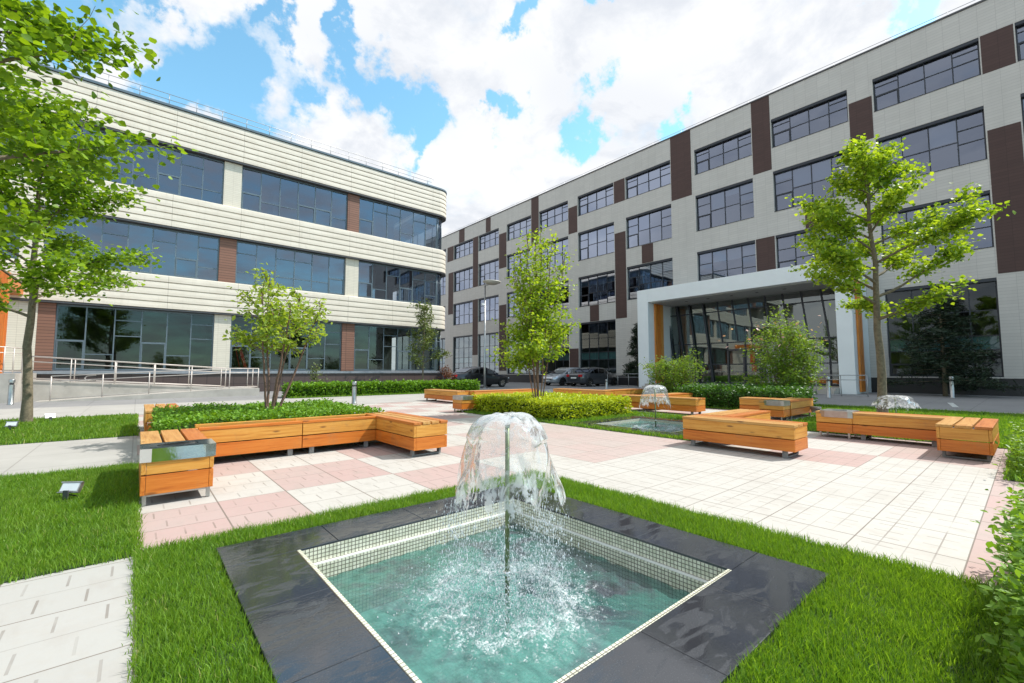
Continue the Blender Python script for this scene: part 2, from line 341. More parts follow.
def drop_mat():
    m = bpy.data.materials.new('water_drops'); m.use_nodes = True; nt = NT(m); nt.n.clear()
    out = nt.add('ShaderNodeOutputMaterial'); tr = nt.add('ShaderNodeBsdfTransparent'); tr.inputs[0].default_value = (.95,.97,.98,1)
    p = nt.add('ShaderNodeBsdfPrincipled'); p.inputs['Base Color'].default_value = (.85,.89,.92,1); p.inputs['Roughness'].default_value = .08
    mx = nt.add('ShaderNodeMixShader'); g = nt.add('ShaderNodeNewGeometry')
    nt.link(nt.math('MULTIPLY_ADD', g.outputs['Random Per Island'], .6, .25), mx.inputs[0])
    nt.link(tr.outputs[0], mx.inputs[1]); nt.link(p.outputs[0], mx.inputs[2]); nt.link(mx.outputs[0], out.inputs[0]); return m
DROPS = drop_mat()

def leaf_mat(name, dark, light, trans=.45, rough=.45):
    m = bpy.data.materials.new(name); m.use_nodes = True; nt = NT(m)
    p = nt.n['Principled BSDF']; out = nt.n['Material Output']
    g = nt.add('ShaderNodeNewGeometry'); tc = nt.add('ShaderNodeTexCoord')
    n = nt.noise(tc.outputs['Object'], 1.3, 3, .6)
    f = nt.math('ADD', nt.math('MULTIPLY', g.outputs['Random Per Island'], .65), nt.math('MULTIPLY', n, .35))
    c = nt.ramp(f, [(.1, dark), (.5, tuple((a+b)/2 for a, b in zip(dark, light))), (.9, light)])
    nt.link(c, p.inputs['Base Color']); p.inputs['Roughness'].default_value = rough; p.inputs['Specular IOR Level'].default_value = .35
    tl = nt.add('ShaderNodeBsdfTranslucent')
    c2 = nt.mix(1.0, c, (1.5, 1.35, .45), 'MULTIPLY'); nt.link(c2, tl.inputs[0])
    mx = nt.add('ShaderNodeMixShader'); mx.inputs[0].default_value = trans
    nt.link(p.outputs[0], mx.inputs[1]); nt.link(tl.outputs[0], mx.inputs[2]); nt.link(mx.outputs[0], out.inputs[0]); return m
LEAF_A = leaf_mat('linden_leaf', (.05,.135,.010), (.30,.48,.03), .48)
LEAF_B = leaf_mat('young_maple_leaf', (.10,.22,.014), (.44,.58,.06), .5)
LEAF_C = leaf_mat('lilac_leaf', (.15,.26,.03), (.42,.54,.10), .45)
LEAF_SH = leaf_mat('shrub_leaf', (.10,.19,.03), (.24,.38,.06))
LEAF_D = leaf_mat('dark_conifer_needles', (.010,.022,.012), (.03,.055,.025), .1)
LEAF_OL = leaf_mat('olive_leaf', (.07,.11,.03), (.2,.26,.08), .3)
HEDGE_G = leaf_mat('hedge_leaf', (.07,.17,.012), (.22,.42,.03), .3)
HEDGE_DG = leaf_mat('dark_hedge_leaf', (.03,.09,.014), (.10,.24,.03), .3)
HEDGE_Y = leaf_mat('yellow_spirea_leaf', (.30,.39,.015), (.58,.65,.04), .3)
HEDGE_N = leaf_mat('near_shrub_leaf', (.09,.20,.02), (.26,.44,.05), .4)
GRASS = grass_mat()
PINKFL = leaf_mat('pink_blossom', (.5,.28,.28), (.7,.5,.45), .3)
WHITEFL = leaf_mat('white_blossom', (.7,.7,.66), (.85,.85,.8), .3)
BARK = plain('bark', (.16,.13,.085), .85, 0, .4, 18, .7, 40)
BARK_R = plain('young_bark', (.15,.085,.06), .7, 0, .35, 22, .4, 60)
GRASSBASE = plain('grass_soil', (.035,.075,.012), .95, 0, .4, 9, .5, 70)

# ------------------------------------------------------------------ mesh helpers
class MB:
    def __init__(s): s.v = []; s.f = []; s.sm = []
    def quad(s, *p, smooth=False):
        b = len(s.v); s.v += [tuple(q) for q in p]; s.f.append(tuple(range(b, b+len(p)))); s.sm.append(smooth)
    def box(s, x0, x1, y0, y1, z0, z1):
        if x0 > x1: x0, x1 = x1, x0
        if y0 > y1: y0, y1 = y1, y0
        b = len(s.v)
        s.v += [(x0,y0,z0),(x1,y0,z0),(x1,y1,z0),(x0,y1,z0),(x0,y0,z1),(x1,y0,z1),(x1,y1,z1),(x0,y1,z1)]
        for f in ((0,3,2,1),(4,5,6,7),(0,1,5,4),(1,2,6,5),(2,3,7,6),(3,0,4,7)): s.f.append(tuple(b+i for i in f)); s.sm.append(False)
        return s
    def bar(s, a, b_, w, h):
        a = Vector(a); c = Vector(b_); d = (c-a).normalized(); up = Vector((0,0,1))
        if abs(d.z) > .95: up = Vector((1,0,0))
        sd = d.cross(up).normalized(); u = sd.cross(d).normalized(); b = len(s.v)
        for p in (a, c):
            for i, j in ((-1,-1),(1,-1),(1,1),(-1,1)): s.v.append(tuple(p+sd*w*.5*i+u*h*.5*j))
        for f in ((0,3,2,1),(4,5,6,7),(0,1,5,4),(1,2,6,5),(2,3,7,6),(3,0,4,7)): s.f.append(tuple(b+i for i in f)); s.sm.append(False)
    def tube(s, pts, rad, n=8, cap=True):
        pts = [Vector(p) for p in pts]
        if not isinstance(rad, (list, tuple)): rad = [rad]*len(pts)
        b = len(s.v); prev = None
        for i, p in enumerate(pts):
            d = (pts[min(i+1, len(pts)-1)]-pts[max(i-1, 0)]).normalized()
            ref = prev if prev is not None else (Vector((1,0,0)) if abs(d.x) < .9 else Vector((0,1,0)))
            u = (ref - d*ref.dot(d)).normalized(); prev = u; w = d.cross(u)
            for k in range(n):
                a = 2*math.pi*k/n; s.v.append(tuple(p+(u*math.cos(a)+w*math.sin(a))*rad[i]))
        for i in range(len(pts)-1):
            for k in range(n):
                k2 = (k+1) % n; s.f.append((b+i*n+k, b+i*n+k2, b+(i+1)*n+k2, b+(i+1)*n+k)); s.sm.append(True)
        if cap:
            s.f.append(tuple(b+k for k in reversed(range(n)))); s.sm.append(False)
            e = b+(len(pts)-1)*n; s.f.append(tuple(e+k for k in range(n))); s.sm.append(False)
    def lathe(s, c, prof, n=20, sx=1, sy=1):
        b = len(s.v)
        for r, z in prof:
            for k in range(n):
                a = 2*math.pi*k/n; s.v.append((c[0]+r*math.cos(a)*sx, c[1]+r*math.sin(a)*sy, c[2]+z))
        for i in range(len(prof)-1):
            for k in range(n):
                k2 = (k+1) % n; s.f.append((b+i*n+k, b+i*n+k2, b+(i+1)*n+k2, b+(i+1)*n+k)); s.sm.append(True)
    def build(s, name, mat, parent=None, origin=None, bevel=0, local=False):
        me = bpy.data.meshes.new(name)
        off = Vector((0,0,0))
        if parent is not None and not local: off = wloc(parent)
        if origin is not None: off = Vector(origin)
        me.from_pydata([(x-off.x, y-off.y, z-off.z) for x, y, z in s.v], [], s.f)
        me.polygons.foreach_set('use_smooth', s.sm); me.materials.append(mat); me.update()
        o = bpy.data.objects.new(name, me); COL.objects.link(o)
        if parent is not None: o.parent = parent
        elif origin is not None: o.location = origin
        if bevel:
            md = o.modifiers.new('bevel', 'BEVEL'); md.width = bevel; md.segments = 2; md.limit_method = 'ANGLE'
        return o
def wloc(o):
    v = Vector((0,0,0))
    while o is not None: v = v + Vector(o.location); o = o.parent
    return v
def tag(o, label=None, cat=None, group=None, kind=None):
    if label: o['label'] = label
    if cat: o['category'] = cat
    if group: o['group'] = group
    if kind: o['kind'] = kind
    return o
def thing(name, label, cat, loc=(0,0,0), rz=0, group=None):
    o = bpy.data.objects.new(name, None); COL.objects.link(o); o.location = loc; o.rotation_euler = (0,0,rz)
    o.empty_display_size = .2
    return tag(o, label, cat, group)
def kids(o): return [c for c in bpy.data.objects if c.parent == o]
def dup(o, loc, rz=None, label=None, group=None, parent=None):
    c = o.copy(); COL.objects.link(c); c.parent = parent
    if parent is None:
        c.location = loc
        if rz is not None: c.rotation_euler = (0,0,rz)
        if label: c['label'] = label
        if group: c['group'] = group
    for ch in kids(o): dup(ch, None, parent=c)
    return c
def np_mesh(name, V, Fc, mat, parent=None, origin=None, smooth=False, foam=None):
    """V (n,3); Fc list of (m,k) int arrays"""
    off = np.array(wloc(parent) if parent is not None else (origin if origin is not None else (0,0,0)))
    V = (V-off).astype(np.float32)
    me = bpy.data.meshes.new(name); me.vertices.add(len(V)); me.vertices.foreach_set('co', V.ravel())
    tot = [np.full(len(f), f.shape[1], dtype=np.int32) for f in Fc]; tot = np.concatenate(tot)
    loops = np.concatenate([f.ravel() for f in Fc]).astype(np.int32)
    me.loops.add(len(loops)); me.loops.foreach_set('vertex_index', loops)
    me.polygons.add(len(tot)); st = np.concatenate([[0], np.cumsum(tot)[:-1]]).astype(np.int32)
    me.polygons.foreach_set('loop_start', st); me.polygons.foreach_set('loop_total', tot)
    if smooth: me.polygons.foreach_set('use_smooth', np.ones(len(tot), dtype=bool))
    me.update(calc_edges=True); me.materials.append(mat)
    o = bpy.data.objects.new(name, me); COL.objects.link(o)
    if parent is not None: o.parent = parent
    elif origin is not None: o.location = origin
    if foam is not None:
        at = me.color_attributes.new('foam', 'FLOAT_COLOR', 'POINT'); at.data.foreach_set('color', foam.astype(np.float32).ravel())
    return o

LEAF_BROAD = (np.array([(0,0,0),(-.36,.22,.07),(-.44,.52,.08),(-.2,.82,.0),(0,1.02,-.06),(.2,.82,.0),(.44,.52,.08),(.36,.22,.07),(0,.5,-.02)]),
              np.array([(0,8,1),(1,8,2),(2,8,3),(3,8,4),(4,8,5),(5,8,6),(6,8,7),(7,8,0)]))
LEAF_NARROW = (np.array([(0,0,0),(-.22,.35,.05),(-.2,.65,.03),(0,1,-.05),(.2,.65,.03),(.22,.35,.05)]),
               np.array([(0,1,2),(0,2,3),(0,3,4),(0,4,5)]))
LEAF_TINY = (np.array([(0,0,0),(-.34,.5,.08),(0,1,0),(.34,.5,.08)]), np.array([(0,2,1),(0,3,2)]))
NEEDLE = (np.array([(0,0,0),(-.10,.5,.0),(0,1,0),(.10,.5,0)]), np.array([(0,1,2),(0,2,3)]))
def scatter(P, D, N, S, tmpl):
    """P positions, D leaf directions, N approx normals, S sizes"""
    tv, tf = tmpl; n = len(P)
    D = D/np.linalg.norm(D, axis=1, keepdims=True)
    X = np.cross(D, N); X /= (np.linalg.norm(X, axis=1, keepdims=True)+1e-9); Z = np.cross(X, D)
    V = P[:, None, :]+S[:, None, None]*(tv[None, :, 0, None]*X[:, None, :]+tv[None, :, 1, None]*D[:, None, :]+tv[None, :, 2, None]*Z[:, None, :])
    Fc = tf[None]+(np.arange(n)*len(tv))[:, None, None]
    return V.reshape(-1, 3), Fc.reshape(-1, tf.shape[1])
def leaves(name, P, size, mat, parent, tmpl=LEAF_BROAD, up=1.0, droop=.3, center=None, jit=.3, origin=None):
    P = np.asarray(P, float); n = len(P)
    D = RNG.normal(size=(n, 3)); D[:, 2] = D[:, 2]*.45-droop
    if center is not None:
        o = P-np.asarray(center); o /= (np.linalg.norm(o, axis=1, keepdims=True)+1e-6); D += o*.9
    N = RNG.normal(size=(n, 3))*.55; N[:, 2] += up
    S = size*(1+RNG.uniform(-jit, jit, n))
    V, Fc = scatter(P, D, N, S, tmpl)
    return np_mesh(name, V, [Fc], mat, parent, origin)

# ------------------------------------------------------------------ ground
POOL = (.42, 2.90, .76, 3.32); PO = (.79, 2.54, 1.12, 2.96)
POOL2 = (6.98, 9.46, 3.84, 6.40); PO2 = (7.35, 9.09, 4.21, 6.03)
POOL3 = (12.6, 15.08, 1.0, 3.5)
def inrect(x, y, r): return r[0] <= x <= r[1] and r[2] <= y <= r[3]
def sheet(name, rects, z, mat, holes=(), extra_x=(), extra_y=(), colorfn=None, kind='structure'):
    xs = sorted(set([r[0] for r in rects]+[r[1] for r in rects]+[h[0] for h in holes]+[h[1] for h in holes]+list(extra_x)))
    ys = sorted(set([r[2] for r in rects]+[r[3] for r in rects]+[h[2] for h in holes]+[h[3] for h in holes]+list(extra_y)))
    mb = MB(); cols = []
    for i in range(len(xs)-1):
        for j in range(len(ys)-1):
            cx, cy = (xs[i]+xs[i+1])/2, (ys[j]+ys[j+1])/2
            if any(inrect(cx, cy, r) for r in rects) and not any(inrect(cx, cy, h) for h in holes):
                mb.quad((xs[i],ys[j],z),(xs[i+1],ys[j],z),(xs[i+1],ys[j+1],z),(xs[i],ys[j+1],z))
                cols += [colorfn(cx, cy) if colorfn else 0]*4
    o = mb.build(name, mat)
    if colorfn:
        at = o.data.color_attributes.new('pink', 'FLOAT_COLOR', 'CORNER')
        at.data.foreach_set('color', np.array([(c, c, c, 1) for c in cols], dtype=np.float32).ravel())
    return tag(o, kind=kind)
HOLES = [POOL, POOL2]
sheet('ground', [(-500,600,-400,700)], 0, ASPH, HOLES)
PX0, PY0, PP = .04, .3, 1.07
def pinkfn(x, y):
    i = math.floor((x-PX0)/PP); j = math.floor((y-PY0)/PP)
    if j < 0: return 1 if x > 3.3 else 0
    if x < 0: return 0
    odd = (i+j) % 2 == 1
    if i <= 3: return 1 if (odd and j >= (2 if i == 2 else 3)) else 0
    if j <= 0: return 1 if (i >= 7) else 0
    if j >= 3 and i <= 6: return .75 if (j < 6) else float(odd)
    if i >= 6 and odd: return 1
    return 0
tx = [PX0+PP*k for k in range(-4, 17)]; ty = [PY0+PP*k for k in range(-5, 16)]
LAWNS = [(.05,3.38,-2,3.6), (-9,.05,3.56,6.98), (-12,.05,10.1,14.95), (6.82,10.3,3.6,10.4)]
sheet('paving', [(.05,17.0,-4,14.95)], .004, PAVE, HOLES, tx, ty, pinkfn)
sheet('left_path', [(-9,.05,-2,3.56)], .008, PAVE_G, (), tx, ty, lambda x, y: 0)
sheet('walkway', [(-30,.05,6.98,10.1), (-40,22,14.95,19.8)], .008, WALK)
def lawn(name, rects, holes, dens, hgt, wid, zb=.012):
    base = sheet(name+'_soil', rects, zb, GRASSBASE, holes); 
    Ps = []
    for (x0, x1, y0, y1), d in zip(rects, dens):
        n = int((x1-x0)*(y1-y0)*d); 
        p = np.stack([RNG.uniform(x0-.012, x1+.012, n)+RNG.normal(0,.012,n), RNG.uniform(y0-.012, y1+.012, n)+RNG.normal(0,.012,n)], 1)
        keep = np.ones(n, bool)
        for h in holes: keep &= ~((p[:, 0] > h[0]-.004) & (p[:, 0] < h[1]+.004) & (p[:, 1] > h[2]-.004) & (p[:, 1] < h[3]+.004))
        # in view only
        yx, yf = math.sin(AZR), math.cos(AZR)
        rr = p[:, 0]*yf+p[:, 1]*yx; fw = -p[:, 0]*yx+p[:, 1]*yf
        keep &= (fw > .3) & (np.abs(rr) < fw*1.35+.5)
        Ps.append(p[keep])
    P = np.concatenate(Ps); n = len(P)
    clump = np.sin(P[:, 0]*9+np.sin(P[:, 1]*7)*2)*np.cos(P[:, 1]*8+np.sin(P[:, 0]*5)*2)
    hh = hgt*(RNG.gamma(9, .1, n).clip(.35,1.8)+.28*clump).clip(.3); a = RNG.uniform(0, 2*math.pi, n)
    w = wid*RNG.uniform(.7, 1.3, n); lean = RNG.uniform(.1, .75, n)*hh; la = RNG.uniform(0, 2*math.pi, n)
    dx, dy = np.cos(a)*w/2, np.sin(a)*w/2; lx, ly = np.cos(la)*lean, np.sin(la)*lean
    z = np.full(n, zb-.005)
    v = np.stack([np.stack([P[:,0]-dx, P[:,1]-dy, z], 1), np.stack([P[:,0]+dx, P[:,1]+dy, z], 1),
                  np.stack([P[:,0]+dx*.8+lx*.35, P[:,1]+dy*.8+ly*.35, z+hh*.6], 1), np.stack([P[:,0]-dx*.8+lx*.35, P[:,1]-dy*.8+ly*.35, z+hh*.6], 1),
                  np.stack([P[:,0]+lx, P[:,1]+ly, z+hh], 1)], 1)
    b = (np.arange(n)*5)[:, None]
    o = np_mesh(name, v.reshape(-1, 3), [b+np.array([[0,1,2,3]]), b+np.array([[3,2,4]])], GRASS)
    return tag(o, kind='stuff')
g = lawn('lawn_grass', [(.05,3.38,-.6,3.6)], [POOL], [26000], .040, .0036)
tag(g, 'lush green lawn grass bordering the near fountain basin', 'grass')
g = lawn('side_lawn_grass', [(-4.5,.05,3.56,6.98)], [], [13000], .043, .0045)
tag(g, 'green lawn left of the bench with waste bin cap', 'grass')
g = lawn('far_lawn_grass', [(-12,.05,10.1,14.95), (6.82,10.3,3.6,10.4), (9.6,17.2,-3,3.5), (13.2,17.2,3.5,8.0), (13.0,15.2,8.6,10.2), (6.85,12,-2.5,.22)], [POOL2, POOL3], [1800,2600,1800,900,900,2500], .055, .012)
tag(g, 'green lawn patches around the far basins and tree', 'grass')
g = lawn('hedge_verge_grass', [(4.9,14.9,19.8,21.5)], [], [700], .07, .02)
tag(g, 'thin grass verge below the long hedge by the left building', 'grass')

# kerb between plaza lawn and street on the right
mb = MB(); mb.box(17.2,17.32,-6,14.9,0,.05); tag(mb.build('kerb', CONC), kind='structure')

mb = MB(); mb.quad((19.6,1.50,.005),(22.2,1.85,.005),(22.2,2.0,.005),(19.6,1.65,.005)); tag(mb.build('road_marking', BEAD), kind='structure')
# ------------------------------------------------------------------ basins
def basin(name, label, o_, i_, water_z, group='square fountain basins', deep=.46, slabs=.62):
    t = thing(name, label, 'fountain basin', (o_[0], o_[2], 0), 0, group)
    X0, X1, Y0, Y1 = o_; a0, a1, b0, b1 = i_; mb = MB(); zt = .032; zb = -.03; g = .0012
    def slabrow(x0, x1, y0, y1, axis):
        L = (x1-x0) if axis == 'x' else (y1-y0); n = max(1, round(L/slabs))
        for k in range(n):
            if axis == 'x': mb.box(x0+L*k/n+g, x0+L*(k+1)/n-g, y0, y1, zb, zt)
            else: mb.box(x0, x1, y0+L*k/n+g, y0+L*(k+1)/n-g, zb, zt)
    slabrow(X0, X1, Y0, b0, 'x'); slabrow(X0, X1, b1, Y1, 'x'); slabrow(X0, a0-g, b0+g, b1-g, 'y'); slabrow(a1+g, X1, b0+g, b1-g, 'y')
    mb.build('granite_rim', GRANITE, t, bevel=.003)
    mb = MB(); mb.box(X0+.01, a0-.002, Y0+.01, Y1-.01, -.06, -.031); mb.box(a1+.002, X1-.01, Y0+.01, Y1-.01, -.06, -.031)
    mb.box(a0-.001, a1+.001, Y0+.01, b0-.002, -.06, -.032); mb.box(a0-.001, a1+.001, b1+.002, Y1-.01, -.06, -.032)
    mb.build('bedding', CONC, t)
    # upper tile course, bead, lower inset wall
    mb = MB(); T = .02
    def ringwall(m, x0, x1, y0, y1, z0, z1, th):
        m.box(x0-th, x0, y0-th, y1+th, z0, z1); m.box(x1, x1+th, y0-th, y1+th, z0, z1); m.box(x0, x1, y0-th, y0, z0, z1); m.box(x0, x1, y1, y1+th, z0, z1)
    ringwall(mb, a0+.004, a1-.004, b0+.004, b1-.004, -.072, .018, .03)
    q = .03
    ringwall(mb, a0+q, a1-q, b0+q, b1-q, -deep, -.082, .055)
    mb.build('mosaic_wall', MOSAIC, t)
    mb = MB(); ringwall(mb, a0+q-.004, a1-q+.004, b0+q-.004, b1-q+.004, -.0815, -.0725, .034); mb.build('edge_bead', BEAD, t, bevel=.002)
    mb = MB(); mb.box(a0+.001, a0+.022, b0+.001, b1-.001, .0185, .030); mb.box(a0+.023, a1-.001, b0+.001, b0+.022, .0185, .030); mb.build('tile_trim', TRIM, t)
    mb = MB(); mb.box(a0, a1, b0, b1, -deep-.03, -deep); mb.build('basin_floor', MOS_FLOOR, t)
    # water
    nx = 150 if name == 'fountain_basin' and o_ is POOL else 40
    xs = np.linspace(a0+q, a1-q, nx); ys = np.linspace(b0+q, b1-q, nx); XX, YY = np.meshgrid(xs, ys)
    cx, cy = (a0+a1)/2, (b0+b1)/2-.04
    rr = np.hypot(XX-cx, YY-cy); amp = .010*np.exp(-(rr/.6)**2)+.004
    Z = water_z+amp*(.35*np.sin(rr*48)+.7*np.sin(XX*37+YY*21+2*np.sin(YY*9))+.7*np.sin(XX*19-YY*43+2*np.sin(XX*11))+.6*np.sin(XX*71+YY*33+3*np.sin(YY*17))+RNG.normal(size=XX.shape)*.6*np.exp(-(rr/.45)**2))
    V = np.stack([XX, YY, Z], -1).reshape(-1, 3)
    idx = np.arange(nx*nx).reshape(nx, nx); Fq = np.stack([idx[:-1,:-1], idx[:-1,1:], idx[1:,1:], idx[1:,:-1]], -1).reshape(-1, 4)
    fo = np.clip(1-np.abs(rr-.36)/.50, 0, 1).reshape(-1); fo = np.stack([fo, fo, fo, np.ones_like(fo)], 1)
    np_mesh('water_surface', V, [Fq], WATER, t, smooth=True, foam=fo)
    return t, (cx, cy)
b1_, c1 = basin('fountain_basin', 'nearest square basin with dark granite rim and turquoise water', POOL, PO, -.17)
b2_, c2 = basin('fountain_basin', 'small square basin in the lawn by the yellow-green hedge', POOL2, PO2, -.03)

def fountain(label, c, zw, top, rmax, n_drop, seed, scale=1.0):
    rng = np.random.default_rng(seed)
    t = thing('water_jet', label, 'fountain jet', (c[0], c[1], zw), 0, 'bell-shaped water jets')
    mb = MB(); mb.tube([(c[0],c[1],zw-.25),(c[0],c[1],top-.03)], .013, 12); p = mb.build('nozzle_pipe', PIPE, t)
    mb = MB(); mb.lathe((c[0],c[1],zw+.14), [(.013,-.012),(.02,-.01),(.021,.01),(.013,.012)], 14); mb.build('pipe_collar', CHROME, t); mb = MB(); mb.lathe((c[0],c[1],top-.07), [(.013,0),(.018,.005),(.019,.04),(.012,.055)], 14)
    mb.build('nozzle_head', CHROME, t)
    # bell sheet
    na, nz = 120, 60; V = []; fo = []
    hh = top-zw
    ph = rng.uniform(0, 6.28, 8)
    for j in range(nz+1):
        s = j/nz
        if s < .35: 
            q = s/.35*math.pi/2; r = rmax*.88*math.sin(q)+.012*(1-s); z = top+.016*math.sin(min(1,s/.28)*math.pi)-.13*hh*(1-math.cos(q))
        else:
            q = (s-.35)/.65; r = rmax*(.88+.12*math.sin(q*math.pi)+.30*q*q); z = top-.13*hh-q*.40*hh
        for k in range(na):
            a = 2*math.pi*k/na
            w = .045*math.sin(3*a+ph[0]+s*3)+.045*math.sin(4*a+ph[1]-s*4)+.03*math.sin(7*a+ph[2]+s*11)+.012*math.sin(13*a+ph[3]+s*17)
            w2 = .03*math.sin(2*a+ph[4])+.035*math.sin(7*a+ph[5])
            rr = r*(1+w*(s+.25)*1.3); zz = z+w2*hh*s*1.2+.004*math.sin(a*11+s*30)
            V.append((c[0]+rr*math.cos(a), c[1]+rr*math.sin(a), zz)); 
            f = .55*math.exp(-(s/.34)**2)+1.0*max(0, (s-.50)/.50); fo.append((min(f, 1), max(0, (s-.60)/.40)*.95, 0, 1))
    idx = np.arange((nz+1)*na).reshape(nz+1, na); i2 = np.roll(idx, -1, 1)
    Fq = np.stack([idx[:-1], i2[:-1], i2[1:], idx[1:]], -1).reshape(-1, 4)
    np_mesh('water_bell', np.array(V), [Fq], BELL, t, smooth=True, foam=np.array(fo))
    # drops: falling curtain below the bell and splashes on the water
    n = n_drop; k = int(n*.34); a = rng.uniform(0, 2*math.pi, n)
    zf = rng.uniform(0, 1, n)**1.0; z = zw+zf*hh*.52; r = rmax*rng.normal(1.08, .16, n)*(1.12-.05*zf)
    sp = np.arange(n) >= k
    r[sp] = rmax*np.abs(rng.normal(1.2, .62, sp.sum())); z[sp] = zw+np.abs(rng.normal(0, .11, sp.sum()))*scale
    st = np.where(sp, rng.uniform(.8, 1.8, n), rng.uniform(1.3, 5.0, n)); s = rng.gamma(2.0, .00075, n).clip(.0006,.0045)*scale
    P = np.stack([c[0]+r*np.cos(a), c[1]+r*np.sin(a), z], 1)
    # thinning by angular gaps
    keep = (np.sin(3*a+ph[0])+np.sin(5*a+ph[1])+rng.normal(0, .9, n)) > -.7; P = P[keep]; st = st[keep]; s = s[keep]; m = len(P)
    tv = np.array([(0,0,1),(1,0,0),(0,1,0),(-1,0,0),(0,-1,0),(0,0,-1)], float)
    tf = np.array([(0,1,2),(0,2,3),(0,3,4),(0,4,1),(5,2,1),(5,3,2),(5,4,3),(5,1,4)])
    V = P[:, None, :]+tv[None]*s[:, None, None]*np.stack([np.ones(m), np.ones(m), st], 1)[:, None, :]
    Fc = (tf[None]+(np.arange(m)*6)[:, None, None]).reshape(-1, 3)
    o = np_mesh('falling_drops', V.reshape(-1, 3), [Fc], DROPS, t, smooth=True); o['kind'] = 'stuff'
    return t
PIPE = plain('verdigris_pipe', (.16,.20,.10), .35, .7, .3, 20, .1)
fountain('nearest mushroom-shaped water jet rising from the turquoise basin', c1, -.17, .865, .262, 30000, 3)
fountain('small water jet in the lawn basin beside the yellow-green hedge', c2, -.03, .83, .27, 2200, 5)
JX, JY = 13.3, 2.05
fountain('low domed water jet behind the right-hand bench under the tree', (JX, JY), .0, .56, .36, 700, 8)

# ------------------------------------------------------------------ facades
class Face:
    """maps (a along the facade, d outward, z up) to world"""
    def __init__(s, kind, c): s.k = kind; s.c = c
    def p(s, a, d, z): return (s.c-d, a, z) if s.k == 'R' else (a, s.c-d, z)
    def box(s, mb, a0, a1, d0, d1, z0, z1):
        p = s.p(a0, d0, z0); q = s.p(a1, d1, z1); mb.box(p[0], q[0], p[1], q[1], min(z0,z1), max(z0,z1))
def facade_wall(face, holes, a0, a1, z0, z1, depth):
    """front skin with reveals around every opening"""
    As = sorted(set([a0, a1]+[h[0] for h in holes]+[h[1] for h in holes])); Zs = sorted(set([z0, z1]+[h[2] for h in holes]+[h[3] for h in holes]))
    mb = MB()
    for i in range(len(As)-1):
        for j in range(len(Zs)-1):
            ca, cz = (As[i]+As[i+1])/2, (Zs[j]+Zs[j+1])/2
            if cz < z0 or any(h[0] < ca < h[1] and h[2] < cz < h[3] for h in holes): continue
            mb.quad(face.p(As[i],0,Zs[j]), face.p(As[i+1],0,Zs[j]), face.p(As[i+1],0,Zs[j+1]), face.p(As[i],0,Zs[j+1]))
    for h in holes:
        x0, x1, y0, y1 = h
        for (aa, za), (ab, zb) in (((x0,y0),(x1,y0)),((x1,y0),(x1,y1)),((x1,y1),(x0,y1)),((x0,y1),(x0,y0))):
            mb.quad(face.p(aa,0,za), face.p(ab,0,zb), face.p(ab,-depth,zb), face.p(aa,-depth,za))
    return mb
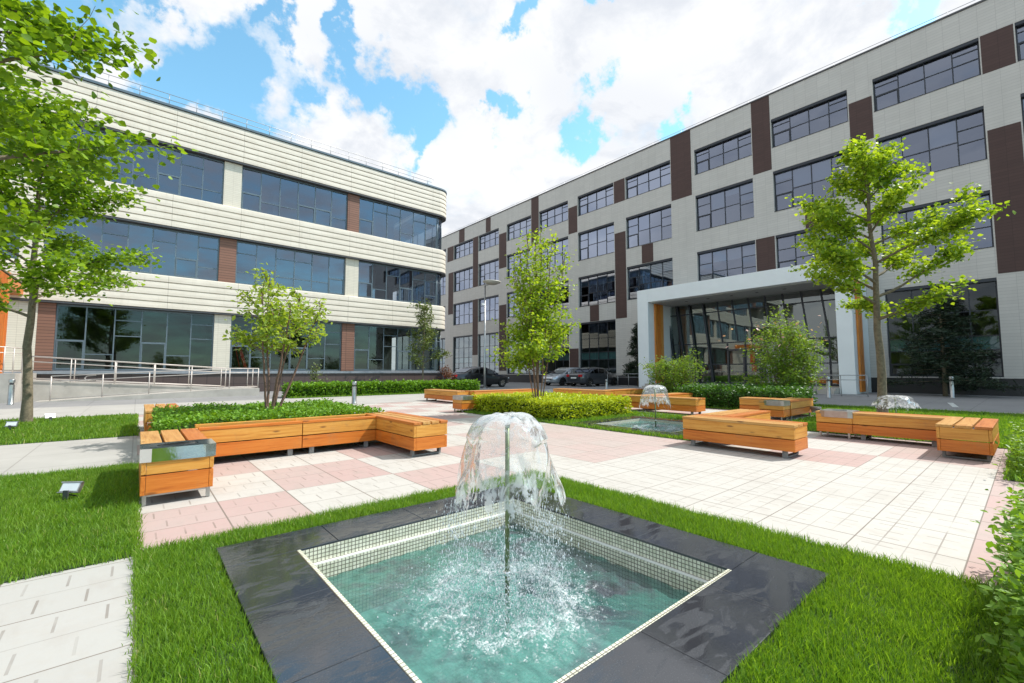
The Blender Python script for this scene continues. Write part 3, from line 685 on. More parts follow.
def window(face, parent, h, cols, rows, recess, glass, frame, fw=.055, label=None, sill=True, blind=None, spandrel=None, head=0):  # head: height of dark strip standing in for the reveal shadow
    """cols: boundaries 0..1; rows: list per column of (z fraction, ...) transoms; 'c' in rows marks an opening casement"""
    a0, a1, z0, z1 = h; W = a1-a0; Hh = z1-z0; g = .004
    mb = MB(); d0, d1 = -recess-.03, -recess+.03
    A0, A1, Z0, Z1 = a0+g, a1-g, z0+g, z1-g
    face.box(mb, A0, A0+fw, d0, d1, Z0, Z1); face.box(mb, A1-fw, A1, d0, d1, Z0, Z1)
    face.box(mb, A0+fw, A1-fw, d0, d1, Z0, Z0+fw); face.box(mb, A0+fw, A1-fw, d0, d1, Z1-fw*1.3, Z1)
    if head: face.box(mb, A0+.002, A1-.002, d1+.002, -.015, Z1-head, Z1-.001)  # dark strip along the head, standing in for the shadow in the reveal
    cb = [A0]+[a0+c*W for c in cols[1:-1]]+[A1]; pb = MB()
    for i, c in enumerate(cb[1:-1]): face.box(mb, c-fw*.4, c+fw*.4, d0+.004, d1-.002, Z0+fw, Z1-fw*1.3)
    for i in range(len(cb)-1):
        l = cb[i]+(fw if i == 0 else fw*.4); r = cb[i+1]-(fw if i == len(cb)-2 else fw*.4)
        tr = sorted([q for q in rows[i] if not isinstance(q, str)]); cas = 'c' in rows[i]
        zs = [Z0+fw]+[z0+q*Hh for q in tr]+[Z1-fw*1.3]
        for q in zs[1:-1]: face.box(mb, l, r, d0+.006, d1-.004, q-fw*.35, q+fw*.35)
        for k in range(len(zs)-1):
            zb, zt = zs[k]+(fw*.35 if k else 0), zs[k+1]-(fw*.35 if k < len(zs)-2 else 0)
            if cas and k == 0:
                f2 = fw*.75; D1 = d1+.012
                face.box(mb, l+.003, l+f2, d0+.01, D1, zb, zt); face.box(mb, r-f2, r-.003, d0+.01, D1, zb, zt)
                face.box(mb, l+f2, r-f2, d0+.01, D1, zb, zb+f2); face.box(mb, l+f2, r-f2, d0+.01, D1, zt-f2, zt)
            t1, t2 = random.uniform(-.009,.009)*(r-l), random.uniform(-.008,.008)*(zt-zb)
            dd = -recess-.005
            pb.quad(face.p(l-.01,dd-t1,zb-.01), face.p(r+.01,dd+t1,zb-.01), face.p(r+.01,dd+t1+t2,zt+.01), face.p(l-.01,dd-t1+t2,zt+.01))
    if sill: face.box(mb, A0, A1, -recess+.031, .03, Z0-.0, Z0+.02)
    w = mb.build('window', frame, parent)
    if label: w['label'] = label
    pb.build('pane', glass, w)
    if blind:
        bb = MB()
        for i in range(len(cb)-1):
            fz = blind[i % len(blind)]
            if fz > 0: face.box(bb, cb[i]+fw*.5, cb[i+1]-fw*.5, -recess-.13, -recess-.11, Z1-fw-fz*Hh, Z1-fw)
        if bb.v: bb.build('blind', BLIND, w)
    if spandrel:
        bb = MB(); face.box(bb, A0+fw, A1-fw, -recess-.12, -recess-.05, z0+spandrel[0]*Hh, z0+spandrel[1]*Hh); bb.build('spandrel', TEAL, w)
    return w

# ---- right building
FR = Face('R', 30.2)
RB = thing('office_building', 'long grey tiled four-storey building with brown panels on the right', 'building', (30.2, 20, 0))
Ys = [(-9.6,-5.45),(-4.4,-.35),(.8,4.83),(5.98,9.95),(11.15,15.05),(16.95,21.0),(22.2,26.2),(27.4,31.3),(32.5,36.4),(37.8,41.65),(42.8,47.0),(48.9,52.9)]
ENT = (6.1, 17.6, .31, 5.9)
FLZ = {4: (15.32,17.2), 3: (11.15,13.78), 2: (6.92,9.65), 1: (.86,5.48)}
holes = []; wins = []
for fl, (z0, z1) in FLZ.items():
    for y0, y1 in Ys:
        if fl == 1 and 5.5 < y0 < 17: continue
        holes.append((y0,y1,z0,z1)); wins.append((fl,(y0,y1,z0,z1)))
holes.append(ENT)
RTOP = 18.85
facade_wall(FR, holes, -16, 58, .8, RTOP, .27).build('wall', CLAD_R, RB)
mb = MB(); 
for a, b in ((-16, ENT[0]), (ENT[1], 58)): FR.box(mb, a, b, -.3, -.04, 0, .8)
mb.build('plinth', BLACKPL, RB)
mb = MB(); X1 = 52
mb.quad((30.2,-16,.8),(X1,-16,.8),(X1,-16,RTOP),(30.2,-16,RTOP)); mb.quad((30.2,58,.8),(30.2,58,RTOP),(X1,58,RTOP),(X1,58,.8))
mb.quad((X1,-16,0),(X1,58,0),(X1,58,RTOP),(X1,-16,RTOP)); mb.build('side_wall', CLAD_RX, RB)
mb = MB(); mb.quad((30.2,-16,RTOP-.1),(X1,-16,RTOP-.1),(X1,58,RTOP-.1),(30.2,58,RTOP-.1)); FR.box(mb, -16.02, 58.02, -.3, .05, RTOP+.003, RTOP+.09); mb.build('roof', DARKMETAL, RB)
mb = MB()
for y in np.arange(-15, 57.5, 2.4): mb.tube([(30.6,y,RTOP),(30.6,y,RTOP+.5)], .012, 5)
mb.tube([(30.6,-15.5,RTOP+.5),(30.6,57.5,RTOP+.5)], .014, 5); mb.build('roof_railing', RAILGREY, RB)
mb = MB()
for z in (.3,6.2,10.5,14.7): mb.box(30.5,37,-15.9,57.9,z-.25,z)
mb.box(37,37.2,-15.9,57.9,0,RTOP-.2)
for y in (-4.9,.2,5.4,16.2,21.6,31.9,42.2): mb.box(30.52,36.9,y-.06,y+.06,.35,RTOP-.3)
mb.build('interior', INTER, RB)
c4 = [0,.235,.49,.745,1]
for fl, h in wins:
    if fl == 4: rows = [(.5,.76),(.5,),(.5,),(.5,.76,'c')]; bl = None
    elif fl == 3: rows = [(.42,.68),(.48,),(.48,),(.42,.7,'c')]; bl = [random.choice([0,0,.2,.45]) for _ in range(4)]
    elif fl == 2: rows = [(.38,.66),(.42,),(.42,),(.38,.66,'c')]; bl = [.30,.32,.30,.30] if 10 < h[0] < 35 else [random.choice([0,.25,.5]) for _ in range(4)]
    else: rows = [(.26,.40,.52,.75)]*4; bl = None
    if fl == 1: rows = [(.14,.28,.42,.68),(.28,.42,.68),(.28,.42,.68),(.14,.28,.42,.68,'c')]
    window(FR, RB, h, c4, rows, .2, GLASS_R if fl > 1 else GLASS_G, FRAME, .06, blind=bl, spandrel=(.285,.415) if fl == 1 else None, sill=(fl > 1), head=.15)  # head: dark strip standing in for the reveal shadow
PAN = [(4.9,5.93,13.9,16.3),(-.3,.75,15.3,17.2),(-.3,.74,5.64,12.5),(10.0,11.1,13.95,RTOP),(15.3,16.9,13.95,RTOP),(21.06,22.14,15.3,17.2),(26.26,27.34,13.9,16.4),
       (31.36,32.44,13.9,RTOP),(36.46,37.74,12.5,16.4),(41.7,42.75,11.15,17.2),(39.3,40.2,17.22,RTOP),(44.6,45.8,17.22,RTOP),(47.06,48.5,15.3,17.2),(47.06,48.2,8.4,13.78),
       (41.7,42.75,3.06,9.65),(36.46,37.7,1.2,8.4),(21.06,22.14,5.5,12.7),(18.55,19.56,9.67,11.13),(23.9,24.9,5.5,6.9),(10.0,11.1,6.92,9.65),(7.3,8.3,9.67,11.13),
       (31.36,32.44,5.5,9.65),(26.26,27.34,.9,3.2),(-5.4,-4.45,9.7,RTOP)]
for y0, y1, z0, z1 in PAN:
    mb = MB(); FR.box(mb, y0, y1, .001, .014, z0, z1); mb.build('brown_panel', BROWN_R, RB)
# entrance glazing with leaning mullions
mb = MB(); y0, y1, z0, z1 = ENT; fw = .07; XG = 30.0
def gbar(m, ya, za, yb, zb, w=.07, d=0.0, th=.09): m.bar((XG-d, ya, za), (XG-d, yb, zb), th, w)
mb.box(XG-.05,XG+.05,y0+.01,y1-.01,z0,z0+.1)
for z in (1.6,3.05,5.2): mb.box(XG-.04,XG+.04,y0+.06,y1-.06,z-.035,z+.035)
for y in np.arange(y0+.1, y1, 1.14): gbar(mb, y, z0+.1, y, 3.0)
for i, y in enumerate(np.arange(y0+.4, y1+.6, 1.0)): gbar(mb, min(y-.15, y1-.05), 3.1, min(y+.16, y1-.05), 5.88)
for y in (14.0,15.0,15.9,16.7): gbar(mb, y, z0+.1, y+.6, 5.85, .1, .12, .1)
ef = mb.build('entrance_glazing_frame', FRAME, RB)
mb = MB()
for a in np.arange(y0+.1, y1-.2, 1.14):
    b = min(a+1.14, y1-.05)
    for za, zb in ((.4,1.6),(1.6,3.05),(3.05,5.2),(5.2,5.88)):
        t = random.uniform(-.012,.012); mb.quad((XG+t,a,za),(XG-t,b,za),(XG-t,b,zb),(XG+t,a,zb))
mb.build('pane', GLASS_E, ef)
mb = MB(); mb.box(XG-.06,XG-.02,11.0,12.0,.35,2.5)
mb2 = MB()
for a, b in ((10.95,11.05),(11.95,12.05),(12.95,13.05)): mb2.box(XG-.09,XG-.03,a,b,.35,2.55)
mb2.box(XG-.09,XG-.03,10.95,13.05,2.5,2.6); dr = mb2.build('entrance_door', DARKMETAL, RB)
# canopy portal
CP = thing('entrance_portal', 'big white portal frame over the glazed entrance of grey building', 'portal', (27.0, 11.8, 0))
mb = MB(); mb.box(27.0,30.18,17.1,17.95,0,6.86); mb.build('column', WHITE, CP, bevel=.01)
mb = MB(); mb.box(27.0,30.18,5.6,6.28,0,5.95); mb.build('column', WHITE, CP, bevel=.01)
mb = MB(); mb.box(27.0,30.18,5.6,17.097,5.953,6.86); mb.build('lintel', WHITE, CP, bevel=.01)
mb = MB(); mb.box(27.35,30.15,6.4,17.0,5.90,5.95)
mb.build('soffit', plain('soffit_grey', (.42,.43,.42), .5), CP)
for y in np.arange(7.5,16.5,1.5):
    mb = MB(); mb.lathe((28.4,y,5.885), [(0,0),(.09,0),(.1,.012)], 12); mb.build('downlight', DARKMETAL, CP)
mb = MB()
for k in range(3): mb.box(27.75+.36*k, 28.06+.36*k, 16.98, 17.09, .31, 5.9)
mb.build('timber_lining', ORANGE_WOOD, CP)
mb = MB()
for k in range(2): mb.box(27.6+.45*k, 27.98+.45*k, 5.50, 5.59, 0.1, 5.9)
mb.build('timber_lining', ORANGE_WOOD, CP)
st = thing('entrance_steps', 'low grey landing slab under the white entrance portal', 'steps', (27,11.8,0))
mb = MB(); mb.box(26.4,30.16,6.3,17.09,0,.3); mb.build('landing', CONC, st, bevel=.01)
mb = MB(); mb.box(26.05,26.397,6.3,17.09,0,.15); mb.build('step', CONC, st, bevel=.01)

# ---- left building
FL = Face('L', 28.0)
LB = thing('pavilion_building', 'cream three-storey building with ribbed bands and rounded corner on the left', 'building', (4, 28, 0))
XE = 17.35; RC = .75; LX0 = -26
def path(off):
    """plan path of the facade offset outward by off"""
    pts = [(LX0, 28.0-off), (-10, 28.0-off), (0, 28.0-off), (10, 28.0-off), (XE-RC, 28.0-off)]
    for k in range(1, 13):
        a = math.pi/2*k/12; pts.append((XE-RC+(RC+off)*math.sin(a), 28.0+RC-(RC+off)*math.cos(a)))
    pts.append((XE+off, 46)); return pts
def extrude_profile(prof, smooth=False, closed=False):
    mb = MB(); rows = [path(o) for o, z in prof]; n = len(rows[0])
    for i in range(len(prof)-1):
        for k in range(n-1):
            a, b = rows[i][k], rows[i][k+1]; c, d = rows[i+1][k+1], rows[i+1][k]
            mb.quad((a[0],a[1],prof[i][1]),(b[0],b[1],prof[i][1]),(c[0],c[1],prof[i+1][1]),(d[0],d[1],prof[i+1][1]))
    return mb
def band(z0, z1, n):
    prof = [(0.0,z0),(.16,z0)]; h = (z1-z0)/n
    for k in range(n):
        a = z0+k*h; prof += [(.225,a+.01),(.222,a+h*.4),(.205,a+h*.86),(.17,a+h*.94),(.16,a+h*.995)]
    prof += [(.155,z1),(-.1,z1)]
    extrude_profile(prof).build('ribbed_band', BAND, LB)
band(12.72,14.62,6); band(8.45,10.12,5); band(4.25,5.92,5)
for z, n in ((14.63,'roof_coping'),(12.62,'band_trim'),(8.36,'band_trim'),(4.16,'band_trim')):
    t_ = .14 if n == 'roof_coping' else .09
    extrude_profile([(-.1,z),(.26 if n == 'roof_coping' else .21,z),(.26 if n == 'roof_coping' else .21,z+t_*.8),(-.1,z+t_*.8)]).build(n, FRAMEG if n == 'roof_coping' else DARKMETAL, LB)
extrude_profile([(.10,0),(.10,1.0),(.02,1.001)]).build('plinth', PLINTH_L, LB)
extrude_profile([(-.1,1.01),(.17,1.01),(.17,1.13),(-.1,1.16)]).build('sill_ledge', plain('sill_metal', (.34,.36,.40), .35, .5), LB)
mb = MB(); mb.quad((LX0,28.2,14.5),(XE-.1,28.2+RC,14.5),(XE-.1,46,14.5),(LX0,46,14.5)); mb.build('roof', ROOF, LB)
mb = MB()
for z in (1.0,5.75,9.95): mb.quad((LX0,28.1,z),(XE-RC,28.1,z),(XE-.15,28.1+RC,z),(XE-.15,45,z),(LX0,45,z)); mb.quad((LX0,28.1,z-1.4 if z > 2 else z-.2),(XE-RC,28.1,z-1.4 if z > 2 else z-.2),(XE-.15,28.1+RC,z-1.4 if z > 2 else z-.2),(XE-.15,45,z-1.4 if z > 2 else z-.2),(LX0,45,z-1.4 if z > 2 else z-.2))
mb.box(LX0,XE-.5,36,36.2,0,14.4)
for x in (-11,-3.4,3.5,10.2): mb.box(x-.06,x+.06,28.4,35.9,1.0,12.5)
for x in (6.3,13.0): mb.box(x-.1,x+.1,31,31.2,1.0,12.5)
mb.build('interior', INTER, LB)
mb = MB(); mb.box(LX0,XE-.1,45.8,46,0,14.5); mb.box(LX0,LX0+.2,28.3,45.7,0,14.5); mb.build('rear_wall', CREAM_P, LB)
def bay(x0, x1, z0, z1, mode, glass):
    n = max(3, round((x1-x0)/.98)); cols = [k/n for k in range(n+1)]
    rows = []
    for k in range(n):
        q = random.random()
        if mode == 'low': rows.append(((.46,'c') if k % 3 == 0 else ((.25,) if k % 3 == 1 else (.55,.8))))
        else: rows.append(((.42,'c') if q < .35 else ((.72,) if q < .6 else ((.28,.72) if q < .8 else (.28,)))))
    window(FL, LB, (x0,x1,z0,z1), cols, rows, .12, glass, FRAMEG, .06, sill=False)
FZ = {'top': (10.14,12.61), 'mid': (5.94,8.35), 'low': (1.17,4.15)}
BAYS = {'top': [(-16.5,-10.6),(-9.8,-4.1),(-3.4,3.16),(3.99,9.9),(10.65,XE-RC)], 'mid': [(-16.5,-10.6),(-9.8,-4.1),(-3.4,3.1),(3.88,9.86),(10.69,XE-RC)], 'low': [(-16.5,-12),(-2.87,3.02),(3.78,9.74),(10.53,XE-RC)]}
for k, bays in BAYS.items():
    z0, z1 = FZ[k]
    for x0, x1 in bays: bay(x0, x1, z0, z1, k, GLASS_G if k == 'low' else GLASS_L)
    # curved corner glass
    pts = path(-.12)[4:]; mb = MB(); fm = MB(); ys = [z0, z0+(z1-z0)*.72, z1]
    for i in range(len(pts)-2):
        a, b = pts[i], pts[i+1]; mb.quad((a[0],a[1],z0),(b[0],b[1],z0),(b[0],b[1],z1),(a[0],a[1],z1), smooth=True)
    a = pts[-2]
    for q in range(6): 
        yy = a[1]+q*1.2; mb.quad((a[0],yy,z0),(a[0],yy+1.2,z0),(a[0],yy+1.2,z1),(a[0],yy,z1)); fm.box(a[0]-.03,a[0]+.03,yy+1.17,yy+1.23,z0,z1)
    for i in (0,6,12): fm.tube([(pts[i][0],pts[i][1],z0),(pts[i][0],pts[i][1],z1)], .035, 6)
    fm.tube([(p[0],p[1],ys[1]) for p in pts[:-1]], .025, 6)
    cw = fm.build('corner_window', FRAMEG, LB); bl = MB(); pi_ = path(-.34)[4:]
    for i in range(len(pi_)-2): bl.quad((pi_[i][0],pi_[i][1],z0+.05),(pi_[i+1][0],pi_[i+1][1],z0+.05),(pi_[i+1][0],pi_[i+1][1],z1-.4),(pi_[i][0],pi_[i][1],z1-.4), smooth=True)
    bl.build('blind', BLIND, cw); mb.build('pane', GLASS_L if k != 'low' else GLASS_G, cw)  # pale sheet added behind the corner glass to imitate bright sky in it
PIERS = {'top': [(-17.5,-16.5,0),(-10.6,-9.8,1),(-4.1,-3.4,1),(3.16,3.99,0),(9.9,10.65,1)], 'mid': [(-17.5,-16.5,0),(-10.6,-9.8,0),(-4.1,-3.4,0),(3.1,3.88,1),(9.86,10.69,0)],
         'low': [(-12,-3.42,0),(-3.42,-2.87,1),(3.02,3.78,0),(9.74,10.53,1)]}
for k, pl in PIERS.items():
    z0, z1 = FZ[k]
    for x0, x1, br in pl:
        mb = MB(); FL.box(mb, x0+.002, x1-.002, -.3, .03 if not br else .02, z0+.002, z1-.002); mb.build('pier', BROWN_P if br else CREAM_P, LB)
mb = MB()
for x in np.arange(-12, XE-1, 1.15): mb.tube([(x,27.9,14.74),(x,27.9,15.32)], .016, 5)
for z in (15.03,15.32): mb.tube([(-12,27.9,z),(XE-1.4,27.9,z)], .015, 5)
mb.tube([(XE-1.4,27.9,15.32),(XE-1.0,28.3,15.45)], .012, 5); mb.build('roof_railing', RAILGREY, LB)
rp = thing('leaning_post', 'red post leaning inside the ground-floor window of cream building', 'post', (4.2, 28.6, 1.0))
mb = MB(); mb.bar((4.05,28.5,3.3),(4.75,28.7,1.02),.14,.14); mb.bar((4.0,28.62,3.0),(4.45,28.8,1.02),.05,.05); mb.build('post', REDSIG, rp)

# orange timber portal at the far left
OP = thing('timber_portal', 'orange timber entrance frame at far left of cream building', 'portal', (-4.6, 25.5, 0))
mb = MB(); mb.box(-4.4,-3.82,24.6,25.0,1.052,4.87); mb.build('post', ORANGE_WOOD, OP, bevel=.01)
mb = MB(); mb.box(-4.36,-3.86,25.003,27.9,4.36,4.86); mb.box(-9.5,-4.403,24.6,25.0,4.36,4.86); mb.build('beam', WX, OP, bevel=.01)
mb = MB(); mb.box(-9.5,-8.9,24.6,25.0,1.052,4.357); mb.build('post', ORANGE_WOOD, OP, bevel=.01)

# ramp with railings
RP = thing('access_ramp', 'concrete access ramp with beige handrails before the cream building', 'ramp', (0, 24.5, 0))
def wedge(mb, x0, x1, y0, y1, za, zb):
    v = [(x0,y0,-.05),(x1,y0,-.05),(x1,y1,-.05),(x0,y1,-.05),(x0,y0,za),(x1,y0,zb),(x1,y1,zb),(x0,y1,za)]
    for f in ((0,3,2,1),(4,5,6,7),(0,1,5,4),(1,2,6,5),(2,3,7,6),(3,0,4,7)): mb.quad(*[v[i] for i in f])
mb = MB(); wedge(mb,-2.8,3.2,23.4,24.7,.01,.34); wedge(mb,3.202,4.4,23.4,26.2,.34,.34); wedge(mb,-3.3,3.2,24.72,26.2,.80,.34)
mb.build('ramp_slab', CONC, RP)
mb = MB(); wedge(mb,-10,-3.302,23.4,27.85,1.05,1.05); mb.build('landing', CONC, RP)
def railing(parent, pts, h, mat, mids=(.5,), step=1.3, r=.021, base=.06, loop=False):
    mb = MB(); pts = [Vector(p) for p in pts]
    for i in range(len(pts)-1):
        a, b = pts[i], pts[i+1]; n = max(1, round((b-a).length/step))
        for k in range(n+(1 if i == len(pts)-2 else 0)):
            p = a.lerp(b, k/n); mb.tube([p, p+Vector((0,0,h))], r*.9, 6)
    for hh in (h,)+tuple(m*h for m in mids)+((base,) if base else ()): mb.tube([p+Vector((0,0,hh)) for p in pts], r if hh == h else r*.8, 6)
    return mb.build('handrail', mat, parent)
railing(RP, [(-3.3,24.66,.80),(3.2,24.66,.36)], .92, RAILPAINT, (.78,))
railing(RP, [(-2.4,23.46,.05),(3.2,23.46,.36),(4.34,23.46,.36),(4.34,26.1,.36)], .9, RAILPAINT, (.78,))
railing(RP, [(-3.32,24.66,1.07),(-3.6,23.5,1.07),(-4.3,23.5,1.07)], .92, RAILPAINT, (.78,), .7)
railing(RP, [(-3.3,26.1,.80),(3.2,26.1,.36)], .92, RAILPAINT, (.78,))
mb = MB(); mb.tube([(-1.2,23.5,.98),(-1.45,23.5,.95),(-1.52,23.5,.86),(-1.45,23.5,.78),(-1.2,23.5,.76)], .021, 6); mb.build('handrail_return', RAILPAINT, RP)
r1 = thing('railing', 'short grey railing left of the white entrance portal', 'railing', (27.2,19.2,0)); railing(r1, [(27.2,18.0,.0),(27.2,20.8,.0)], .95, RAILGREY, (.75,), .9)
r2 = thing('railing', 'grey tubular railing right of the entrance beside white column', 'railing', (24.5,5.5,0)); railing(r2, [(24.6,7.6,0),(24.6,4.7,0)], .95, RAILGREY, (.78,), .9)

# ------------------------------------------------------------------ benches
def bench(label, L, W=.5, zt=.45, zb=.09, cap=None, closed=(True, True), slats=3, name='slatted_bench', cat='bench', group='orange timber benches', leg='u', top=True):
    """local: length along +X from 0..L, width along +Y 0..W"""
    t = thing(name, label, cat, (0,0,0), 0, group); T = .032; zm = (zb+zt-.035)/2; ze = zt-.037
    for y0, y1 in ((0, T), (W-T, W)):
        mb = MB(); mb.box(0,L,y0,y1,zb,zm-.006); mb.box(0,L,y0,y1,zm+.006,ze); mb.build('side_panel', WX, t, bevel=.003, local=True)
    for s, (x0, x1) in enumerate(((0,T),(L-T,L))):
        mb = MB(); mb.box(x0,x1,T+.002,W-T-.002,zb,zm-.004); mb.box(x0,x1,T+.002,W-T-.002,zm+.004,ze); mb.build('end_panel', WY, t, bevel=.003, local=True)
    c = cap or 0; mb = MB(); g = .022
    if top:
        sw = (W+.01-g*(slats-1))/slats
        for k in range(slats): y = -.005+k*(sw+g); mb.box(c+(.004 if c else -.006),L+.006,y,y+sw,zt-.035,zt)
        mb.build('slatted_top', WT, t, bevel=.004, local=True)
        mb = MB(); mb.box(T+.01,L-T-.01,T+.01,W-T-.01,zt-.10,zt-.045); mb.build('inner_deck', DARKMETAL, t, local=True)
    else:
        mb.box(-.004,L+.004,-.006,.075,zt-.035,zt); mb.box(-.004,L+.004,W-.075,W+.006,zt-.035,zt); mb.build('rim', WX, t, bevel=.004, local=True)
        mb = MB(); mb.box(T+.01,L-T-.01,T+.01,W-T-.01,zb+.05,zt-.045); mb.build('soil_fill', SOIL, t, local=True)
    for x in ((.10, L-.16) if leg == 'u' else ((.05, L-.05))):
        mb = MB()
        if leg == 'u': mb.box(x,x+.06,.035,.065,.001,zb-.002); mb.box(x,x+.06,W-.065,W-.035,.001,zb-.002); mb.box(x,x+.06,.066,W-.066,.001,.02)
        else:
            for y in (.03,W-.03): mb.box(x-.014,x+.014,y-.014,y+.014,.001,zb-.002)
            mb.box(x-.012,x+.012,.045,W-.045,zb-.02,zb-.004)
        mb.build('leg', LEGGREY if leg == 'u' else STEEL, t, local=True)
    if cap:
        # steel cap with an oval ash opening
        mb = MB(); n = 32; x0, x1, y0, y1 = -.012, c, -.012, W+.012; cx, cy = (x0+x1)/2, W/2; a, b = c*.24, W*.30; zc = zt+.02
        for k in range(n):
            p = []
            for q in (k, k+1):
                th = 2*math.pi*q/n; co, si = math.cos(th), math.sin(th)
                s = 1/max(abs(co)/((x1-x0)/2), abs(si)/((y1-y0)/2)); p.append(((cx+a*co, cy+b*si), (cx+co*s, cy+si*s)))
            (i0, o0), (i1, o1) = p
            mb.quad((i0[0],i0[1],zc),(o0[0],o0[1],zc),(o1[0],o1[1],zc),(i1[0],i1[1],zc))
            mb.quad((i0[0],i0[1],zc),(i1[0],i1[1],zc),(i1[0],i1[1],zc-.07),(i0[0],i0[1],zc-.07), smooth=True)
            mb.quad((o0[0],o0[1],zc),(o0[0],o0[1],zt-.09),(o1[0],o1[1],zt-.09),(o1[0],o1[1],zc))
        mb.build('steel_cap', CHROME if cap == .36 else STEEL, t, local=True)
        mb = MB(); mb.lathe((cx,cy,zc-.071), [(0,0),(a*1.15,.0)], 20, 1, b/a); mb.build('ash_tray', SOIL, t, local=True)
    return t
def put(t, x, y, rz=0): t.location = (x, y, .008); t.rotation_euler = (0,0,rz); return t
PI = math.pi
# left group around the planted bed
put(bench('slatted bench with polished ash cap nearest the left lawn', 1.60, cap=.36, leg='post'), .56, 4.78, PI/2)
put(bench('timber planter front board, left one beside the capped bench', 1.14, .46, top=False, name='planter_bench', cat='planter', group='timber planter sides'), .585, 6.38)
put(bench('timber planter front board, right one reaching the end bench', 1.02, .46, top=False, name='planter_bench', cat='planter', group='timber planter sides'), 1.735, 6.38)
put(bench('slatted end bench jutting toward the paving from the leafy planter', 1.75, slats=4), 3.26, 5.2, PI/2)
put(bench('slatted bench at the far left corner of the leafy planter', 2.0), .64, 9.62, PI/2)
put(bench('timber planter side along the back of the leafy bed', 2.6, .46, top=False, name='planter_bench', cat='planter', group='timber planter sides'), .68, 9.6)
# front right
FZT = .43
put(bench('large orange bench standing alone at front right of paving', 1.5, .5, FZT), 6.88, 1.98, PI/2)
put(bench('low bench seen just behind the large front bench', 1.5, .5, FZT), 6.95, 2.98)
# right group
put(bench('slatted bench end at far right of the paving', 1.5, .5, FZT), 7.98, .34)
put(bench('long bench side under the right-hand tree', 1.1, .5, FZT), 9.52, .85, PI/2)
put(bench('boxy bench end with ash cap left of the right-hand tree', .5, .46, FZT, cap=.44, leg='post'), 9.46, 1.95, PI/2)
# middle group
put(bench('boxy bench end with grey cap before the dark green hedge', .5, .42, FZT, cap=.40, leg='post'), 11.45, 3.62, PI/2)
put(bench('sunlit bench beside the capped box before the dark green hedge', 1.6, .5, FZT), 11.52, 3.62)
put(bench('shaded bench behind the capped box near the lilac shrub', .85, .5, FZT), 12.6, 4.15, PI/2)
put(bench('bench directly behind the small basin jet', 2.4, .5, FZT), 11.25, 5.5, PI/2)
put(bench('pale-topped bench behind the small jet below the round shrub', 2.2, .5, FZT), 11.3, 7.0)
put(bench('dark-sided bench beyond the yellow-green hedge', 2.6, .5, FZT), 13.3, 9.9, PI/2)
put(bench('sunlit bench right of the one beyond the yellow-green hedge', 1.9, .5, FZT), 13.4, 9.95)
put(bench('boxy bench end with cap left of the yellow-green hedge', 1.3, .45, FZT, cap=.4, leg='post'), 6.72, 10.0)
put(bench('long bench behind the left end of the yellow-green hedge', 3.0, .5, FZT), 9.0, 12.6)
put(bench('red-brown sided bench farthest back by the lamp post', 2.3, .5, FZT), 8.98, 12.9, PI/2)

# ------------------------------------------------------------------ vegetation
def box_points(n, x0, x1, y0, y1, z0, z1, wob=.06, top=.6):
    """points near the skin of a clipped box"""
    P = RNG.uniform(0, 1, (n, 3)); 
    ax, ay, az = (x1-x0)*(z1-z0)*2, (y1-y0)*(z1-z0)*2, (x1-x0)*(y1-y0)*1.3; tot = ax+ay+az
    q = RNG.uniform(0, tot, n); s = RNG.random(n) < .5
    side_y = q < ax; side_x = (q >= ax) & (q < ax+ay); tp = q >= ax+ay
    P[side_y, 1] = s[side_y]; P[side_x, 0] = s[side_x]; P[tp, 2] = 1
    P = P*np.array([x1-x0, y1-y0, z1-z0])+np.array([x0, y0, z0])
    b = np.sin(P[:, 0]*5.1+P[:, 1]*3.7)*np.cos(P[:, 1]*4.3-P[:, 0]*2.2)
    P[:, 2] += (b*.5)*wob*(P[:, 2]-z0)/(z1-z0)
    P += RNG.normal(0, wob*.45, (n, 3)); P[:, 2] = np.maximum(P[:, 2], z0+.01); return P
def hedge(name, label, cat, x0, x1, y0, y1, h, n, size, mat, z0=.01, tmpl=LEAF_TINY, wob=.06, group=None, poly=None):
    t = thing(name, label, cat, ((x0+x1)/2, (y0+y1)/2, z0), 0, group)
    P = box_points(n, x0, x1, y0, y1, z0, z0+h, wob)
    leaves('foliage', P, size, mat, t, tmpl, 1.0, -.25)
    mb = MB(); m = min(.12, (x1-x0)*.2)
    for i in range(60):
        x, y = random.uniform(x0+m, x1-m), random.uniform(y0+m, y1-m); mb.tube([(x,y,z0),(x+random.uniform(-.08,.08),y+random.uniform(-.08,.08),z0+h*.85)], .008, 4)
    mb.build('stems', BARK, t)
    mb = MB(); mb.box(x0+m,x1-m,y0+m,y1-m,z0,z0+h-.09); mb.build('dense_core', GRASSBASE, t); return t
hedge('planted_bed', 'low leafy ground cover filling the timber planter on the left', 'plant bed', .27, 3.05, 6.88, 9.5, .46, 26000, .045, HEDGE_G, .02)
hedge('clipped_hedge', 'bright yellow-green clipped hedge around the multi-stem tree', 'hedge', 7.15, 9.75, 6.75, 10.2, .40, 26000, .06, HEDGE_Y, group='clipped hedges')
hedge('clipped_hedge', 'long bright green hedge in front of the cream building', 'hedge', 5.0, 14.8, 20.3, 21.5, .50, 16000, .11, HEDGE_G, group='clipped hedges', wob=.1)
hedge('clipped_hedge', 'dark green hedge beneath the lilac shrub before the entrance', 'hedge', 13.5, 15.5, 4.3, 7.6, .52, 12000, .085, HEDGE_DG, group='clipped hedges', wob=.14)
hedge('near_shrub', 'leafy green shrub at the bottom right corner beside the lawn', 'shrub', 2.15, 3.9, -1.2, .03, .42, 40000, .034, HEDGE_N, tmpl=LEAF_NARROW, wob=.1)
